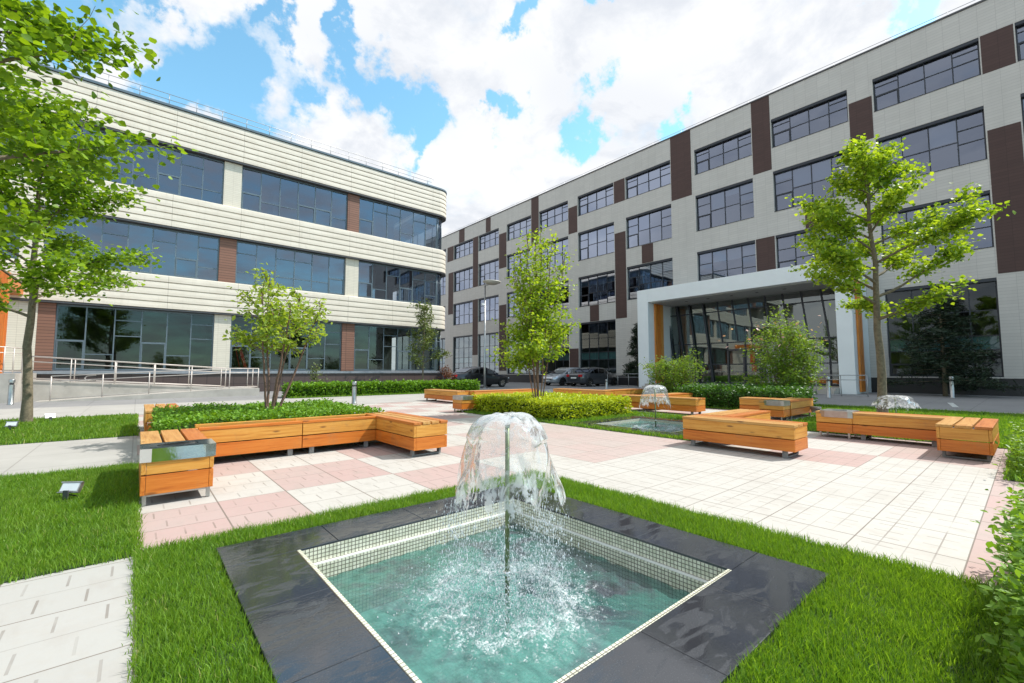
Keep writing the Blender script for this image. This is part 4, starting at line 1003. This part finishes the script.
hedge('white_flowering_shrub', 'low green shrub with white flowers at the far right edge', 'shrub', 7.0, 9.2, -1.6, .1, .34, 9000, .05, HEDGE_N, tmpl=LEAF_NARROW, wob=.14)
o = leaves('white_flowers', box_points(260, 7.3, 9.2, -1.0, -.12, .15, .40, .1), .05, WHITEFL, bpy.data.objects['white_flowering_shrub'], LEAF_TINY)

def rot_about(v, axis, ang): return Matrix.Rotation(ang, 3, axis) @ v
def tree(name, label, cat, base, trunk_h, top, trunk_r, limbs, leafmat, leafsize, nleaf, bark, seed, limb_len, tmpl=LEAF_BROAD, lean=(0,0), up=.9, sub=5, group=None, prof=None, spread=.16, angle=.95, stems=None, droop=.3, bump=1.0):
    rs = random.Random(seed); t = thing(name, label, cat, base, 0, group); bx, by, bz = base
    wood = MB(); tips = []
    def curve(a, d, L, n, bend, r0, r1, grav=.0):
        pts = [Vector(a)]; d = Vector(d).normalized()
        for i in range(n):
            d = (d+Vector((rs.uniform(-bend,bend), rs.uniform(-bend,bend), rs.uniform(-bend,bend)*.6+grav))).normalized(); pts.append(pts[-1]+d*L/n)
        wood.tube(pts, [r0+(r1-r0)*i/n for i in range(n+1)], 7 if r0 > .02 else 5, cap=False); return pts, d
    stem_list = stems or [(0, 0, trunk_r)]
    for sx, sy, sr in stem_list:
        hgt = top-bz if not stems else (top-bz)*rs.uniform(.72, 1.0)
        pts = [Vector((bx+sx*.12, by+sy*.12, bz-.05))]; nseg = 12; px, py = 0, 0
        for i in range(1, nseg+1):
            f = i/nseg; px += rs.uniform(-1,1)*.012*hgt*.5; py += rs.uniform(-1,1)*.012*hgt*.5
            pts.append(Vector((bx+sx*(.12+f*.8)+px+lean[0]*f, by+sy*(.12+f*.8)+py+lean[1]*f, bz+hgt*f*.96)))
        wood.tube(pts, [sr*(1.25 if i == 0 else 1)*(1-.82*(i/nseg)**.9)+.004 for i in range(nseg+1)], 10, cap=False)
        def at(f):
            q = f*nseg; i = min(int(q), nseg-1); return pts[i].lerp(pts[i+1], q-i)
        f0 = trunk_h/hgt
        for k in range(limbs):
            f = f0+(1-f0)*((k+.3)/limbs)**.9; f = min(f, .98); g = (f-f0)/(1-f0)
            az = k*2.399+rs.uniform(-.4,.4)+seed
            L = limb_len*(prof(g) if prof else (1-.75*g))*rs.uniform(.75,1.2)*(hgt/(top-bz))
            el = angle*(.5+.7*g)*rs.uniform(.7,1.2)
            d = Vector((math.cos(az)*math.cos(el), math.sin(az)*math.cos(el), math.sin(el)))
            r0 = max(.006, sr*.42*(1-g*.6)); lp, dd = curve(at(f), d, L, 7, .16, r0, .004, .02)
            for s in range(sub):
                q = .3+.7*(s+rs.random())/sub; i = min(int(q*7), 6); p = lp[i].lerp(lp[i+1], q*7-i)
                sd = (lp[i+1]-lp[i]).normalized(); sd = (sd+Vector((rs.uniform(-1,1), rs.uniform(-1,1), rs.uniform(-.5,.7)))*.9).normalized()
                sp, _ = curve(p, sd, L*rs.uniform(.22,.42), 4, .25, .006, .0025)
                tips.append(sp)
            tips.append(lp[3:])
    wood.build('trunk', bark, t)
    P = []
    lens = [sum((a-b).length for a, b in zip(sp[1:], sp)) for sp in tips]; tot = sum(lens)
    for sp, L in zip(tips, lens):
        m = max(2, int(nleaf*L/tot*rs.uniform(.6, 1.4)))
        for _ in range(m):
            q = rs.random()*(len(sp)-1); i = min(int(q), len(sp)-2); p = sp[i].lerp(sp[i+1], q-i)
            P.append((p.x+rs.gauss(0, spread), p.y+rs.gauss(0, spread), p.z+rs.gauss(0, spread*.6)))
    leaves('crown', P, leafsize, leafmat, t, tmpl, up, droop)
    return t
def depth_on(x, fwd):
    """ground point under image column x at forward distance fwd"""
    r = (x-CX)/F*fwd*1.0
    return (r*math.cos(AZR)-fwd*math.sin(AZR), r*math.sin(AZR)+fwd*math.cos(AZR))
# right young maple
p = depth_on(879, 10.4)
tree('linden_tree', 'young green tree with single slim trunk behind the right-hand bench', 'tree', (p[0],p[1],.01), 2.35, 6.6, .095, 27, LEAF_B, .080, 16500, BARK, 4, 2.0, lean=(-.15,.1), sub=6, prof=lambda g: (.6+.6*math.sin(min(1,g*1.9+.25)*math.pi*.5))*(1-.80*g), spread=.115, angle=.62)
# left tree
p = depth_on(31, 9.55)
tree('linden_tree', 'leafy tree with slim bare trunk on the left lawn', 'tree', (p[0],p[1],.01), 2.3, 6.9, .085, 26, LEAF_A, .095, 14500, BARK, 9, 2.35, sub=6, prof=lambda g: 1-.55*g, spread=.17, angle=.7)
# near tree leaning in at the top left
p = depth_on(-110, 4.6)
tree('linden_tree', 'close tree whose branches enter at the top left corner', 'tree', (p[0],p[1],.01), 3.0, 6.4, .11, 17, LEAF_A, .095, 7000, BARK, 14, 2.1, sub=6, prof=lambda g: 1-.35*g, spread=.16, angle=.55)
# multi-stem lilac in the planter
tree('lilac_tree', 'sparse multi-stem shrub tree rising from the timber planter', 'tree', (1.7,8.05,.4), 1.0, 2.95, .022, 7, LEAF_C, .085, 2500, BARK_R, 21, .72, lean=(.25,-.1), stems=[(.55,.1,.02),(-.35,.3,.018),(-.1,-.5,.022),(.15,.45,.016),(-.6,-.2,.016)], sub=4, spread=.08, angle=.8, tmpl=LEAF_NARROW)
# centre multi-stem
tree('multi_stem_tree', 'bright green multi-stem tree growing out of the yellow-green hedge', 'tree', (7.75,8.1,.3), .75, 5.45, .03, 18, LEAF_B, .07, 8800, BARK_R, 33, 1.0, stems=[(0,0,.026),(.45,.3,.014),(-.5,.1,.014),(.15,-.55,.014),(-.3,.6,.013),(.7,-.4,.012),(-.7,-.3,.012)], sub=4, prof=lambda g: 1.25-1.15*g**.7, spread=.11, angle=.9)
# small tree by the cream building
tree('small_tree', 'small olive-green tree against the corner of the cream building', 'tree', (14.2,25.6,0), 1.2, 5.6, .06, 14, LEAF_OL, .16, 2600, BARK, 41, 1.5, sub=5, prof=lambda g: 1-.6*g, spread=.17, tmpl=LEAF_NARROW)
tree('small_shrub', 'thin bare-stemmed shrub behind the long green hedge', 'shrub', (7.6,25.6,0), .3, 1.5, .02, 8, LEAF_OL, .12, 300, BARK_R, 43, .6, sub=3, spread=.1, tmpl=LEAF_NARROW)
tree('reddish_shrub', 'reddish shrub behind the hedge near the black car', 'shrub', (15.5,25.0,0), .2, 1.35, .02, 10, leaf_mat('reddish_leaf', (.12,.05,.035), (.24,.11,.06), .3), .12, 700, BARK_R, 44, .8, sub=3, spread=.12, tmpl=LEAF_NARROW)
# lilac shrub before entrance, round shrub
tree('lilac_shrub', 'tall loose green shrub with faint pink blossom before the entrance', 'shrub', (16.1,5.2,0),   .35, 2.7, .03, 12, LEAF_SH, .09, 8500, BARK_R, 52, 1.0, stems=[(0,0,.03),(.7,.3,.025),(-.6,.4,.025),(.2,-.7,.025),(-.4,-.5,.02),(.8,-.3,.02)], sub=5, prof=lambda g: 1.1-.4*g, spread=.15, angle=.7, tmpl=LEAF_NARROW)
o = bpy.data.objects['lilac_shrub']
leaves('blossom', [(16.1+random.gauss(0,.8), 5.2+random.gauss(0,.8), random.uniform(1.9,2.8)) for _ in range(60)], .12, PINKFL, o, LEAF_TINY)
tree('round_shrub', 'round bushy green shrub by the white portal column', 'shrub', (15.8,9.0,0), .05, 1.45, .02, 14, LEAF_SH, .085, 8000, BARK_R, 61, .75, stems=[(0,0,.02),(.7,.2,.02),(-.7,.2,.02),(.2,-.7,.02),(.1,.7,.02),(-.5,-.5,.02),(.6,.6,.02)], sub=4, prof=lambda g: 1, spread=.10, angle=.5, tmpl=LEAF_NARROW)
def conifer(label, base, h, r, n, seed):
    rs = random.Random(seed); t = thing('conifer_tree', label, 'tree', base, 0, 'dark conifers by the facade'); bx, by, bz = base
    mb = MB(); mb.tube([(bx,by,bz),(bx+.05,by,bz+h*.5),(bx,by,bz+h)], [.09,.06,.01], 8)
    P = []; D = []
    for k in range(90):
        g = (k+.5)/90; z = bz+h*(.10+.88*g); L = r*(1-g)**.75*rs.uniform(.55,1.15)+.08; a = rs.uniform(0, 6.283)
        e = (bx+math.cos(a)*L, by+math.sin(a)*L, z-.12*L+.1); mb.tube([(bx,by,z),e], [.014,.004], 4)
        m = int(n/90*(L/r*1.8+.15))
        for _ in range(m):
            q = rs.random()**.6; P.append((bx+(e[0]-bx)*q+rs.gauss(0,.09), by+(e[1]-by)*q+rs.gauss(0,.09), z+(e[2]-z)*q+rs.gauss(0,.07)))
    mb.build('trunk', BARK, t); leaves('crown', P, .2, LEAF_D, t, NEEDLE, .4, .0); return t
conifer('dark slim conifer beside the left column of the white portal', (28.4,18.9,0), 4.7, 1.05, 9000, 1)
conifer('wide dark conifer in front of the ground-floor window at right', (27.9,2.55,0), 4.9, 2.0, 11000, 2)

# ------------------------------------------------------------------ street furniture
def bollard(label, x, y, h=.76, group='grey bollards'):
    t = thing('bollard', label, 'bollard', (x,y,.01), 0, group); mb = MB()
    mb.lathe((x,y,.01), [(.085,0),(.085,.02),(.075,.03),(.075,h*.78)], 18); mb.lathe((x,y,.01), [(.078,h*.86),(.08,h*.97),(.07,h),(0,h+.004)], 18); mb.build('post', STEEL, t)
    mb = MB(); mb.lathe((x,y,.01), [(.055,h*.76),(.055,h*.88)], 14); mb.build('light_slot', DARKMETAL, t); return t
bollard('grey bollard between the leafy planter and the long hedge', 5.76, 15.2)
bollard('grey bollard at far left by the access ramp', -3.2, 22.3, .85)
bollard('grey bollard before the white right column of the entrance', 22.4, 5.6, .9)
bollard('thin grey bollard at the right by the dark plinth', 26.4, 2.2, .9)
bollard('pale bollard in front of the dark grey parked car', 22.9, 17.6, .6)
def spot(label, x, y, rz, s=1.0):
    t = thing('garden_floodlight', label, 'floodlight', (x,y,.01), rz, 'small floodlights on the lawns'); mb = MB()
    mb.box(-.075*s,.075*s,-.018*s,.018*s,.075*s,.155*s); mb.box(-.085*s,.085*s,-.024*s,.0*s,.150*s,.163*s); mb.box(-.085*s,.085*s,-.024*s,0,.066*s,.074*s)
    h = mb.build('housing', STEEL, t, local=True, bevel=.003); h.rotation_euler = (R(-28),0,0)
    mb = MB(); mb.box(-.066*s,.066*s,-.0205*s,-.0185*s,.082*s,.148*s); l = mb.build('lens', LAMPGLASS, h, local=True)
    mb = MB(); mb.box(-.02,.02,-.006,.006,0,.09*s); mb.box(-.05,.05,-.03,.03,0,.008); mb.build('bracket', DARKMETAL, t, local=True)
    mb = MB(); mb.tube([(.01,.02,.05),(.05,.05,.03),(.09,.03,.005)], .006, 5); mb.build('cable', RUBBER, t, local=True)
spot('silver floodlight standing alone in the left lawn', -.42, 5.42, R(-35))
spot('silver floodlight left of the tree trunk', -1.78, 12.5, R(-20), 1.1)
spot('silver floodlight right of the tree trunk at the lawn edge', -1.42, 14.2, R(20), 1.1)
spot('small pale floodlight before the bench beyond the yellow-green hedge', 12.3, 9.9, R(40), 1.6)
spot('dark floodlight beside the sunlit bench near the dark green hedge', 12.9, 3.45, R(70), 1.6)
# street lamp
x, y = 17.9, 23.9
t = thing('street_lamp', 'slim grey lamp post with flat pale head by the black car', 'street lamp', (x,y,0)); mb = MB()
mb.tube([(x,y,0),(x,y,1.2),(x,y,7.0)], [.085,.08,.045], 12); mb.build('pole', STEEL, t)
mb = MB(); mb.lathe((x,y,0), [(.16,0),(.16,.03),(.09,.05)], 14); mb.build('base_plate', STEEL, t)
mb = MB(); mb.tube([(x,y,6.95),(x+.3,y-.25,7.12)], .03, 8); mb.build('arm', STEEL, t)
mb = MB(); mb.lathe((x+.35,y-.3,7.02), [(0,0),(.30,.06),(.62,.20),(.60,.26),(0,.30)], 20, 1.1, .9); mb.build('lamp_head', plain('lamp_head_beige', (.45,.42,.37), .5), t)
mb = MB(); mb.box(x-.3,x-.1,y-.12,y+.02,5.6,5.75); mb.tube([(x,y,5.65),(x-.1,y-.05,5.67)], .02, 6); mb.build('side_spotlight', LAMPGLASS, t)

# ------------------------------------------------------------------ cars
def car(label, x, y, rz, body, hatch=False, L=4.6, W=1.76, Hc=1.46):
    """local: front toward +X"""
    t = thing('parked_car', label, 'car', (x,y,.0), rz, 'cars parked along the building')
    half = W/2; n = 11
    # stations along x : (x, sill z, belt z, roof z or None, half width belt, half width roof)
    if hatch:
        st = [(-L/2,.42,.80,.80,.72,.60),(-L/2+.10,.27,.95,1.18,.85,.60),(-L/2+.45,.22,.97,Hc-.03,.98,.66),(-L/2+1.3,.2,.96,Hc,1,.68),(-L/2+2.1,.2,.95,Hc-.02,1,.68),(L/2-1.55,.2,.93,Hc-.22,1,.64),(L/2-.95,.21,.90,.935,.98,.66),(L/2-.45,.23,.80,.82,.93,.62),(L/2-.12,.27,.66,.68,.82,.52),(L/2,.36,.55,.56,.68,.45)]
    else:
        st = [(-L/2,.40,.82,.83,.74,.60),(-L/2+.12,.27,.95,.965,.86,.66),(-L/2+.75,.22,.97,1.0,.97,.68),(-L/2+1.35,.2,.97,Hc-.10,1,.64),(-L/2+1.9,.2,.96,Hc,1,.66),(-L/2+2.6,.2,.95,Hc-.02,1,.66),(L/2-1.62,.2,.93,Hc-.24,1,.62),(L/2-1.15,.21,.90,.935,.98,.66),(L/2-.5,.23,.80,.82,.93,.62),(L/2-.12,.27,.66,.68,.82,.52),(L/2,.36,.55,.56,.68,.45)]
    def ring(s):
        xx, zs, zb, zr, hw, hr = s; hw *= half; hr *= W*1.0
        hr = min(hr, hw*.86)
        return [(xx,-hw*.88,zs),(xx,-hw,zs+.14),(xx,-hw*1.0,(zs+zb)/2+.1),(xx,-hw*.95,zb),(xx,-hr,zr-.05 if zr > zb+.1 else zr-.01),(xx,-hr*.6,zr),(xx,hr*.6,zr),(xx,hr,zr-.05 if zr > zb+.1 else zr-.01),(xx,hw*.95,zb),(xx,hw,(zs+zb)/2+.1),(xx,hw,zs+.14),(xx,hw*.88,zs)]
    rings = [ring(s) for s in st]; mb = MB(); m = 12
    for i in range(len(rings)-1):
        for k in range(m):
            k2 = (k+1) % m; mb.quad(rings[i][k], rings[i+1][k], rings[i+1][k2], rings[i][k2], smooth=True)
    mb.quad(*rings[0], smooth=False); mb.quad(*reversed(rings[-1]), smooth=False)
    b = mb.build('body', body, t, local=True)
    import bmesh as _bm
    bm = _bm.new(); bm.from_mesh(b.data); _bm.ops.remove_doubles(bm, verts=bm.verts, dist=.0005); bm.to_mesh(b.data); bm.free()
    # glasshouse, offset a few mm outside the body between belt and roof
    def lerp(a, b_, q): return tuple(a[i]+(b_[i]-a[i])*q for i in range(3))
    cab = [i for i, s in enumerate(st) if s[3] > s[2]+.15]; i0, i1 = cab[0], cab[-1]
    for s in (-1, 1):
        mb = MB(); lo, hi = (3, 4) if s < 0 else (8, 7)
        for i in range(i0, i1):
            A, B = rings[i], rings[i+1]; q0 = .06; q1 = .86
            a = [lerp(A[lo],A[hi],q0), lerp(B[lo],B[hi],q0), lerp(B[lo],B[hi],q1), lerp(A[lo],A[hi],q1)]
            a = [(p[0]+(.04 if j in (0,3) else -.04), p[1]+s*.006, p[2]) for j, p in enumerate(a)]; mb.quad(*a)
        # small quarter lights
        for i, j in ((i0, i0-1), (i1, i1+1)):
            A, B = rings[i], rings[j]; a = [lerp(A[lo],A[hi],.08), lerp(A[lo],A[hi],.8), lerp(A[lo],B[lo],.62)]; a = [(p[0]+(.05 if j > i else -.05), p[1]+s*.008, p[2]+.02*(k == 2)) for k, p in enumerate(a)]; mb.quad(*a)
        mb.build('side_window', CARGLASS, t, local=True)
    for i, j, nm in ((i1, i1+1, 'windscreen'), (i0, i0-1, 'rear_window')):
        A, B = rings[i], rings[j]; sg = 1 if j > i else -1; mb = MB()
        a = [lerp(A[4],B[4],.08), lerp(A[7],B[7],.08), lerp(A[7],B[7],.9), lerp(A[4],B[4],.9)]
        a = [(p[0]+sg*.012, p[1]*.92, p[2]+.045) for p in a]; mb.quad(*a); mb.build(nm, CARGLASS, t, local=True)
    for wx in (-L/2+.82, L/2-.86):
        for s in (-1, 1):
            c = (wx, s*(half-.10), .315); mb = MB(); prof = [(.20,-.11),(.285,-.11),(.315,-.08),(.315,.08),(.285,.11),(.20,.11)]
            for i in range(len(prof)-1):
                for k in range(24):
                    a0, a1 = 2*PI*k/24, 2*PI*(k+1)/24; (r0, y0), (r1, y1) = prof[i], prof[i+1]
                    mb.quad((c[0]+r0*math.cos(a0),c[1]+y0,c[2]+r0*math.sin(a0)),(c[0]+r0*math.cos(a1),c[1]+y0,c[2]+r0*math.sin(a1)),(c[0]+r1*math.cos(a1),c[1]+y1,c[2]+r1*math.sin(a1)),(c[0]+r1*math.cos(a0),c[1]+y1,c[2]+r1*math.sin(a0)), smooth=True)
            w = mb.build('wheel', RUBBER, t, local=True)
            mb = MB(); yy = c[1]+s*.095
            for k in range(7):
                a = 2*PI*k/7; mb.bar((c[0],yy,c[2]),(c[0]+.2*math.cos(a),yy,c[2]+.2*math.sin(a)),.02,.055)
            for k in range(20):
                a0, a1 = 2*PI*k/20, 2*PI*(k+1)/20; mb.bar((c[0]+.205*math.cos(a0),yy,c[2]+.205*math.sin(a0)),(c[0]+.205*math.cos(a1),yy,c[2]+.205*math.sin(a1)),.03,.03)
            mb.build('rim', CHROME, w, local=True)
            # dark wheel arch lip
            mb = MB(); pts = [(c[0]+.36*math.cos(PI*k/12), s*(half+.002), .30+.36*math.sin(PI*k/12)) for k in range(13)]; mb.tube(pts, .022, 5); mb.quad(*[(p[0],s*(half-.001 if s > 0 else half-.001),p[2]) for p in pts]); mb.build('wheel_arch', RUBBER, t, local=True)
    for s in (-1, 1):
        mb = MB(); mb.lathe((L/2-.17,s*half*.66,.645), [(0,-.05),(.10,-.04),(.13,0),(.10,.045),(0,.05)], 14, 1.1, 1.3); mb.build('headlight', LAMPGLASS, t, local=True)
        mb = MB(); mb.box(-L/2-.005,-L/2+.16,s*half*.50,s*half*.84,.72,.90); mb.build('tail_light', RED, t, local=True, bevel=.02)
        mb = MB(); mb.lathe((L/2-1.45,s*(half+.06),.98), [(0,-.06),(.07,-.05),(.09,0),(.06,.06),(0,.07)], 10, .7, 1.1); mb.build('wing_mirror', body, t, local=True)
        mb = MB(); mb.box(-.35,-.15,s*(half*.995),s*(half*.995+.03),.82,.845); mb.box(.6,.8,s*(half*.995),s*(half*.995+.03),.81,.835); mb.build('door_handle', CHROME, t, local=True)
    mb = MB(); mb.box(-L/2-.015,-L/2+.01,-.26,.26,.60,.71); mb.build('number_plate', PLATE, t, local=True)
    mb = MB(); mb.box(L/2-.03,L/2+.012,-.26,.26,.38,.47); mb.build('number_plate', PLATE, t, local=True)
    mb = MB(); mb.box(L/2-.10,L/2+.006,-.42,.42,.48,.56); mb.build('grille', DARKMETAL, t, local=True, bevel=.01)
    return t
car('black saloon parked behind the hedge by the lamp post', 18.6, 25.6, R(0), CARBLACK, L=4.8)
car('silver hatchback facing the street left of the dark grey car', 26.6, 24.6, R(180), CARSILVER, True, L=4.1)
car('dark grey saloon with its rear toward the plaza', 26.9, 21.9, R(0), CARGREY, L=4.6)

# ------------------------------------------------------------------ sky, sun, camera
SUN = Vector((1, -.50, 1.33)).normalized()
w = bpy.data.worlds.new('World'); scene.world = w; w.use_nodes = True; nt = NT(w); nt.n.clear()
out = nt.add('ShaderNodeOutputWorld'); bg = nt.add('ShaderNodeBackground'); nt.link(bg.outputs[0], out.inputs[0]); bg.inputs[1].default_value = .15
sky = nt.add('ShaderNodeTexSky'); sky.sky_type = 'NISHITA'; sky.sun_disc = False; sky.sun_elevation = math.asin(SUN.z); sky.sun_rotation = math.atan2(SUN.x, SUN.y); sky.air_density = 1.0; sky.dust_density = .6; sky.ozone_density = 1.6
tc = nt.add('ShaderNodeTexCoord'); nr = nt.add('ShaderNodeVectorMath', _operation='NORMALIZE'); nt.link(tc.outputs['Generated'], nr.inputs[0]); d = nr.outputs[0]
sp = nt.add('ShaderNodeSeparateXYZ'); nt.link(d, sp.inputs[0])
zc = nt.math('MAXIMUM', nt.math('ADD', sp.outputs[2], .22), .05)
pv = nt.comb(nt.math('DIVIDE', sp.outputs[0], zc), nt.math('DIVIDE', sp.outputs[1], zc), 0.0)
big = nt.noise(pv, 1.3, 9, .60, .25); fine = nt.noise(pv, 5.0, 7, .62, .1)
n = nt.math('ADD', nt.math('MULTIPLY', big, .68), nt.math('MULTIPLY', fine, .32))
holes_px = [(215,88,48,1.0),(175,100,25,.5),(250,30,18,.7),(268,10,14,.5),(390,80,36,.9),(350,45,25,.7),(300,70,26,.6),(420,118,30,.9),(425,150,16,.5),(345,8,16,.8),(505,12,16,.7),(60,10,36,.9),(130,2,16,.6),(575,112,26,.9),(588,12,18,.9),(895,6,24,.9),(670,135,18,.8),(505,108,18,.7),(440,215,12,.3),(10,0,20,.5)]
wv = nt.add('ShaderNodeTexNoise'); nt.link(d, wv.inputs['Vector']); wv.inputs['Scale'].default_value = 7; wv.inputs['Detail'].default_value = 7; wv.inputs['Roughness'].default_value = .6
ws = nt.add('ShaderNodeVectorMath', _operation='MULTIPLY_ADD'); nt.link(wv.outputs['Color'], ws.inputs[0]); ws.inputs[1].default_value = (.40,.40,.40); nt.link(d, ws.inputs[2])
wb = nt.add('ShaderNodeVectorMath', _operation='SUBTRACT'); nt.link(ws.outputs[0], wb.inputs[0]); wb.inputs[1].default_value = (.20,.20,.20)
wn_ = nt.add('ShaderNodeVectorMath', _operation='NORMALIZE'); nt.link(wb.outputs[0], wn_.inputs[0]); dwarp = wn_.outputs[0]
acc = None
for x, y, s, a in holes_px:
    v = ray(x, y).normalized(); dt = nt.add('ShaderNodeVectorMath', _operation='DOT_PRODUCT'); nt.link(dwarp, dt.inputs[0]); dt.inputs[1].default_value = v
    ang = s/930.0; k = 1/(ang*ang)
    e = nt.math('MULTIPLY', nt.math('EXPONENT', nt.math('MULTIPLY', nt.math('SUBTRACT', dt.outputs['Value'], 1.0), k)), a*.60)
    acc = e if acc is None else nt.math('ADD', acc, e)
# behind the camera: more open sky
beh = nt.math('MULTIPLY', nt.smooth(sp.outputs[1], .25, -.4), .20)
dens = nt.math('SUBTRACT', nt.math('ADD', nt.math('ADD', nt.math('MULTIPLY', big, .30), nt.math('MULTIPLY', fine, .42)), .40), nt.math('ADD', acc, beh))
mask = nt.smooth(dens, .42, .72)
shade = nt.math('MAXIMUM', nt.smooth(nt.noise(pv, 3.2, 8, .62, .3), .42, .66), nt.math('MULTIPLY', nt.smooth(nt.noise(pv, 1.1, 3, .5), .45, .6), .5))
cc = nt.mix(shade, (5.4,5.45,5.55), (4.1,4.3,4.65))
edge = nt.smooth(dens, .47, .68)
blue = nt.mix(1.0, sky.outputs[0], (1.25,1.75,1.55), 'MULTIPLY')
cc = nt.mix(nt.math('MULTIPLY', nt.math('SUBTRACT', 1, edge), .0), cc, (1,1,1))
nt.link(nt.mix(mask, blue, cc), bg.inputs[0])
sl = bpy.data.lights.new('sun', 'SUN'); sl.energy = 4.2; sl.angle = R(.53); sl.color = (1,.965,.905)
so = bpy.data.objects.new('sun', sl); COL.objects.link(so); so.rotation_euler = (-SUN).to_track_quat('-Z', 'Y').to_euler(); so.location = (20,-10,30)
cam = bpy.data.cameras.new('camera'); cam.sensor_width = 36; cam.lens = F*36/1024; cam.clip_start = .05; cam.clip_end = 3000
co = bpy.data.objects.new('camera', cam); COL.objects.link(co); co.location = (0,0,H); co.rotation_euler = (math.pi/2+PITCH, 0, -AZR*1.0 if False else 0)
co.rotation_euler = (math.pi/2+PITCH, 0, AZR)
scene.camera = co
scene.view_settings.view_transform = 'Standard'; scene.view_settings.look = 'None'; scene.view_settings.exposure = .38; scene.view_settings.gamma = 1
scene.cycles.use_denoising = True; scene.cycles.max_bounces = 8; scene.cycles.transparent_max_bounces = 16
scene.cycles.diffuse_bounces = 3; scene.cycles.glossy_bounces = 3; scene.cycles.transmission_bounces = 6; scene.cycles.caustics_refractive = False; scene.cycles.caustics_reflective = False; scene.cycles.sample_clamp_indirect = 6
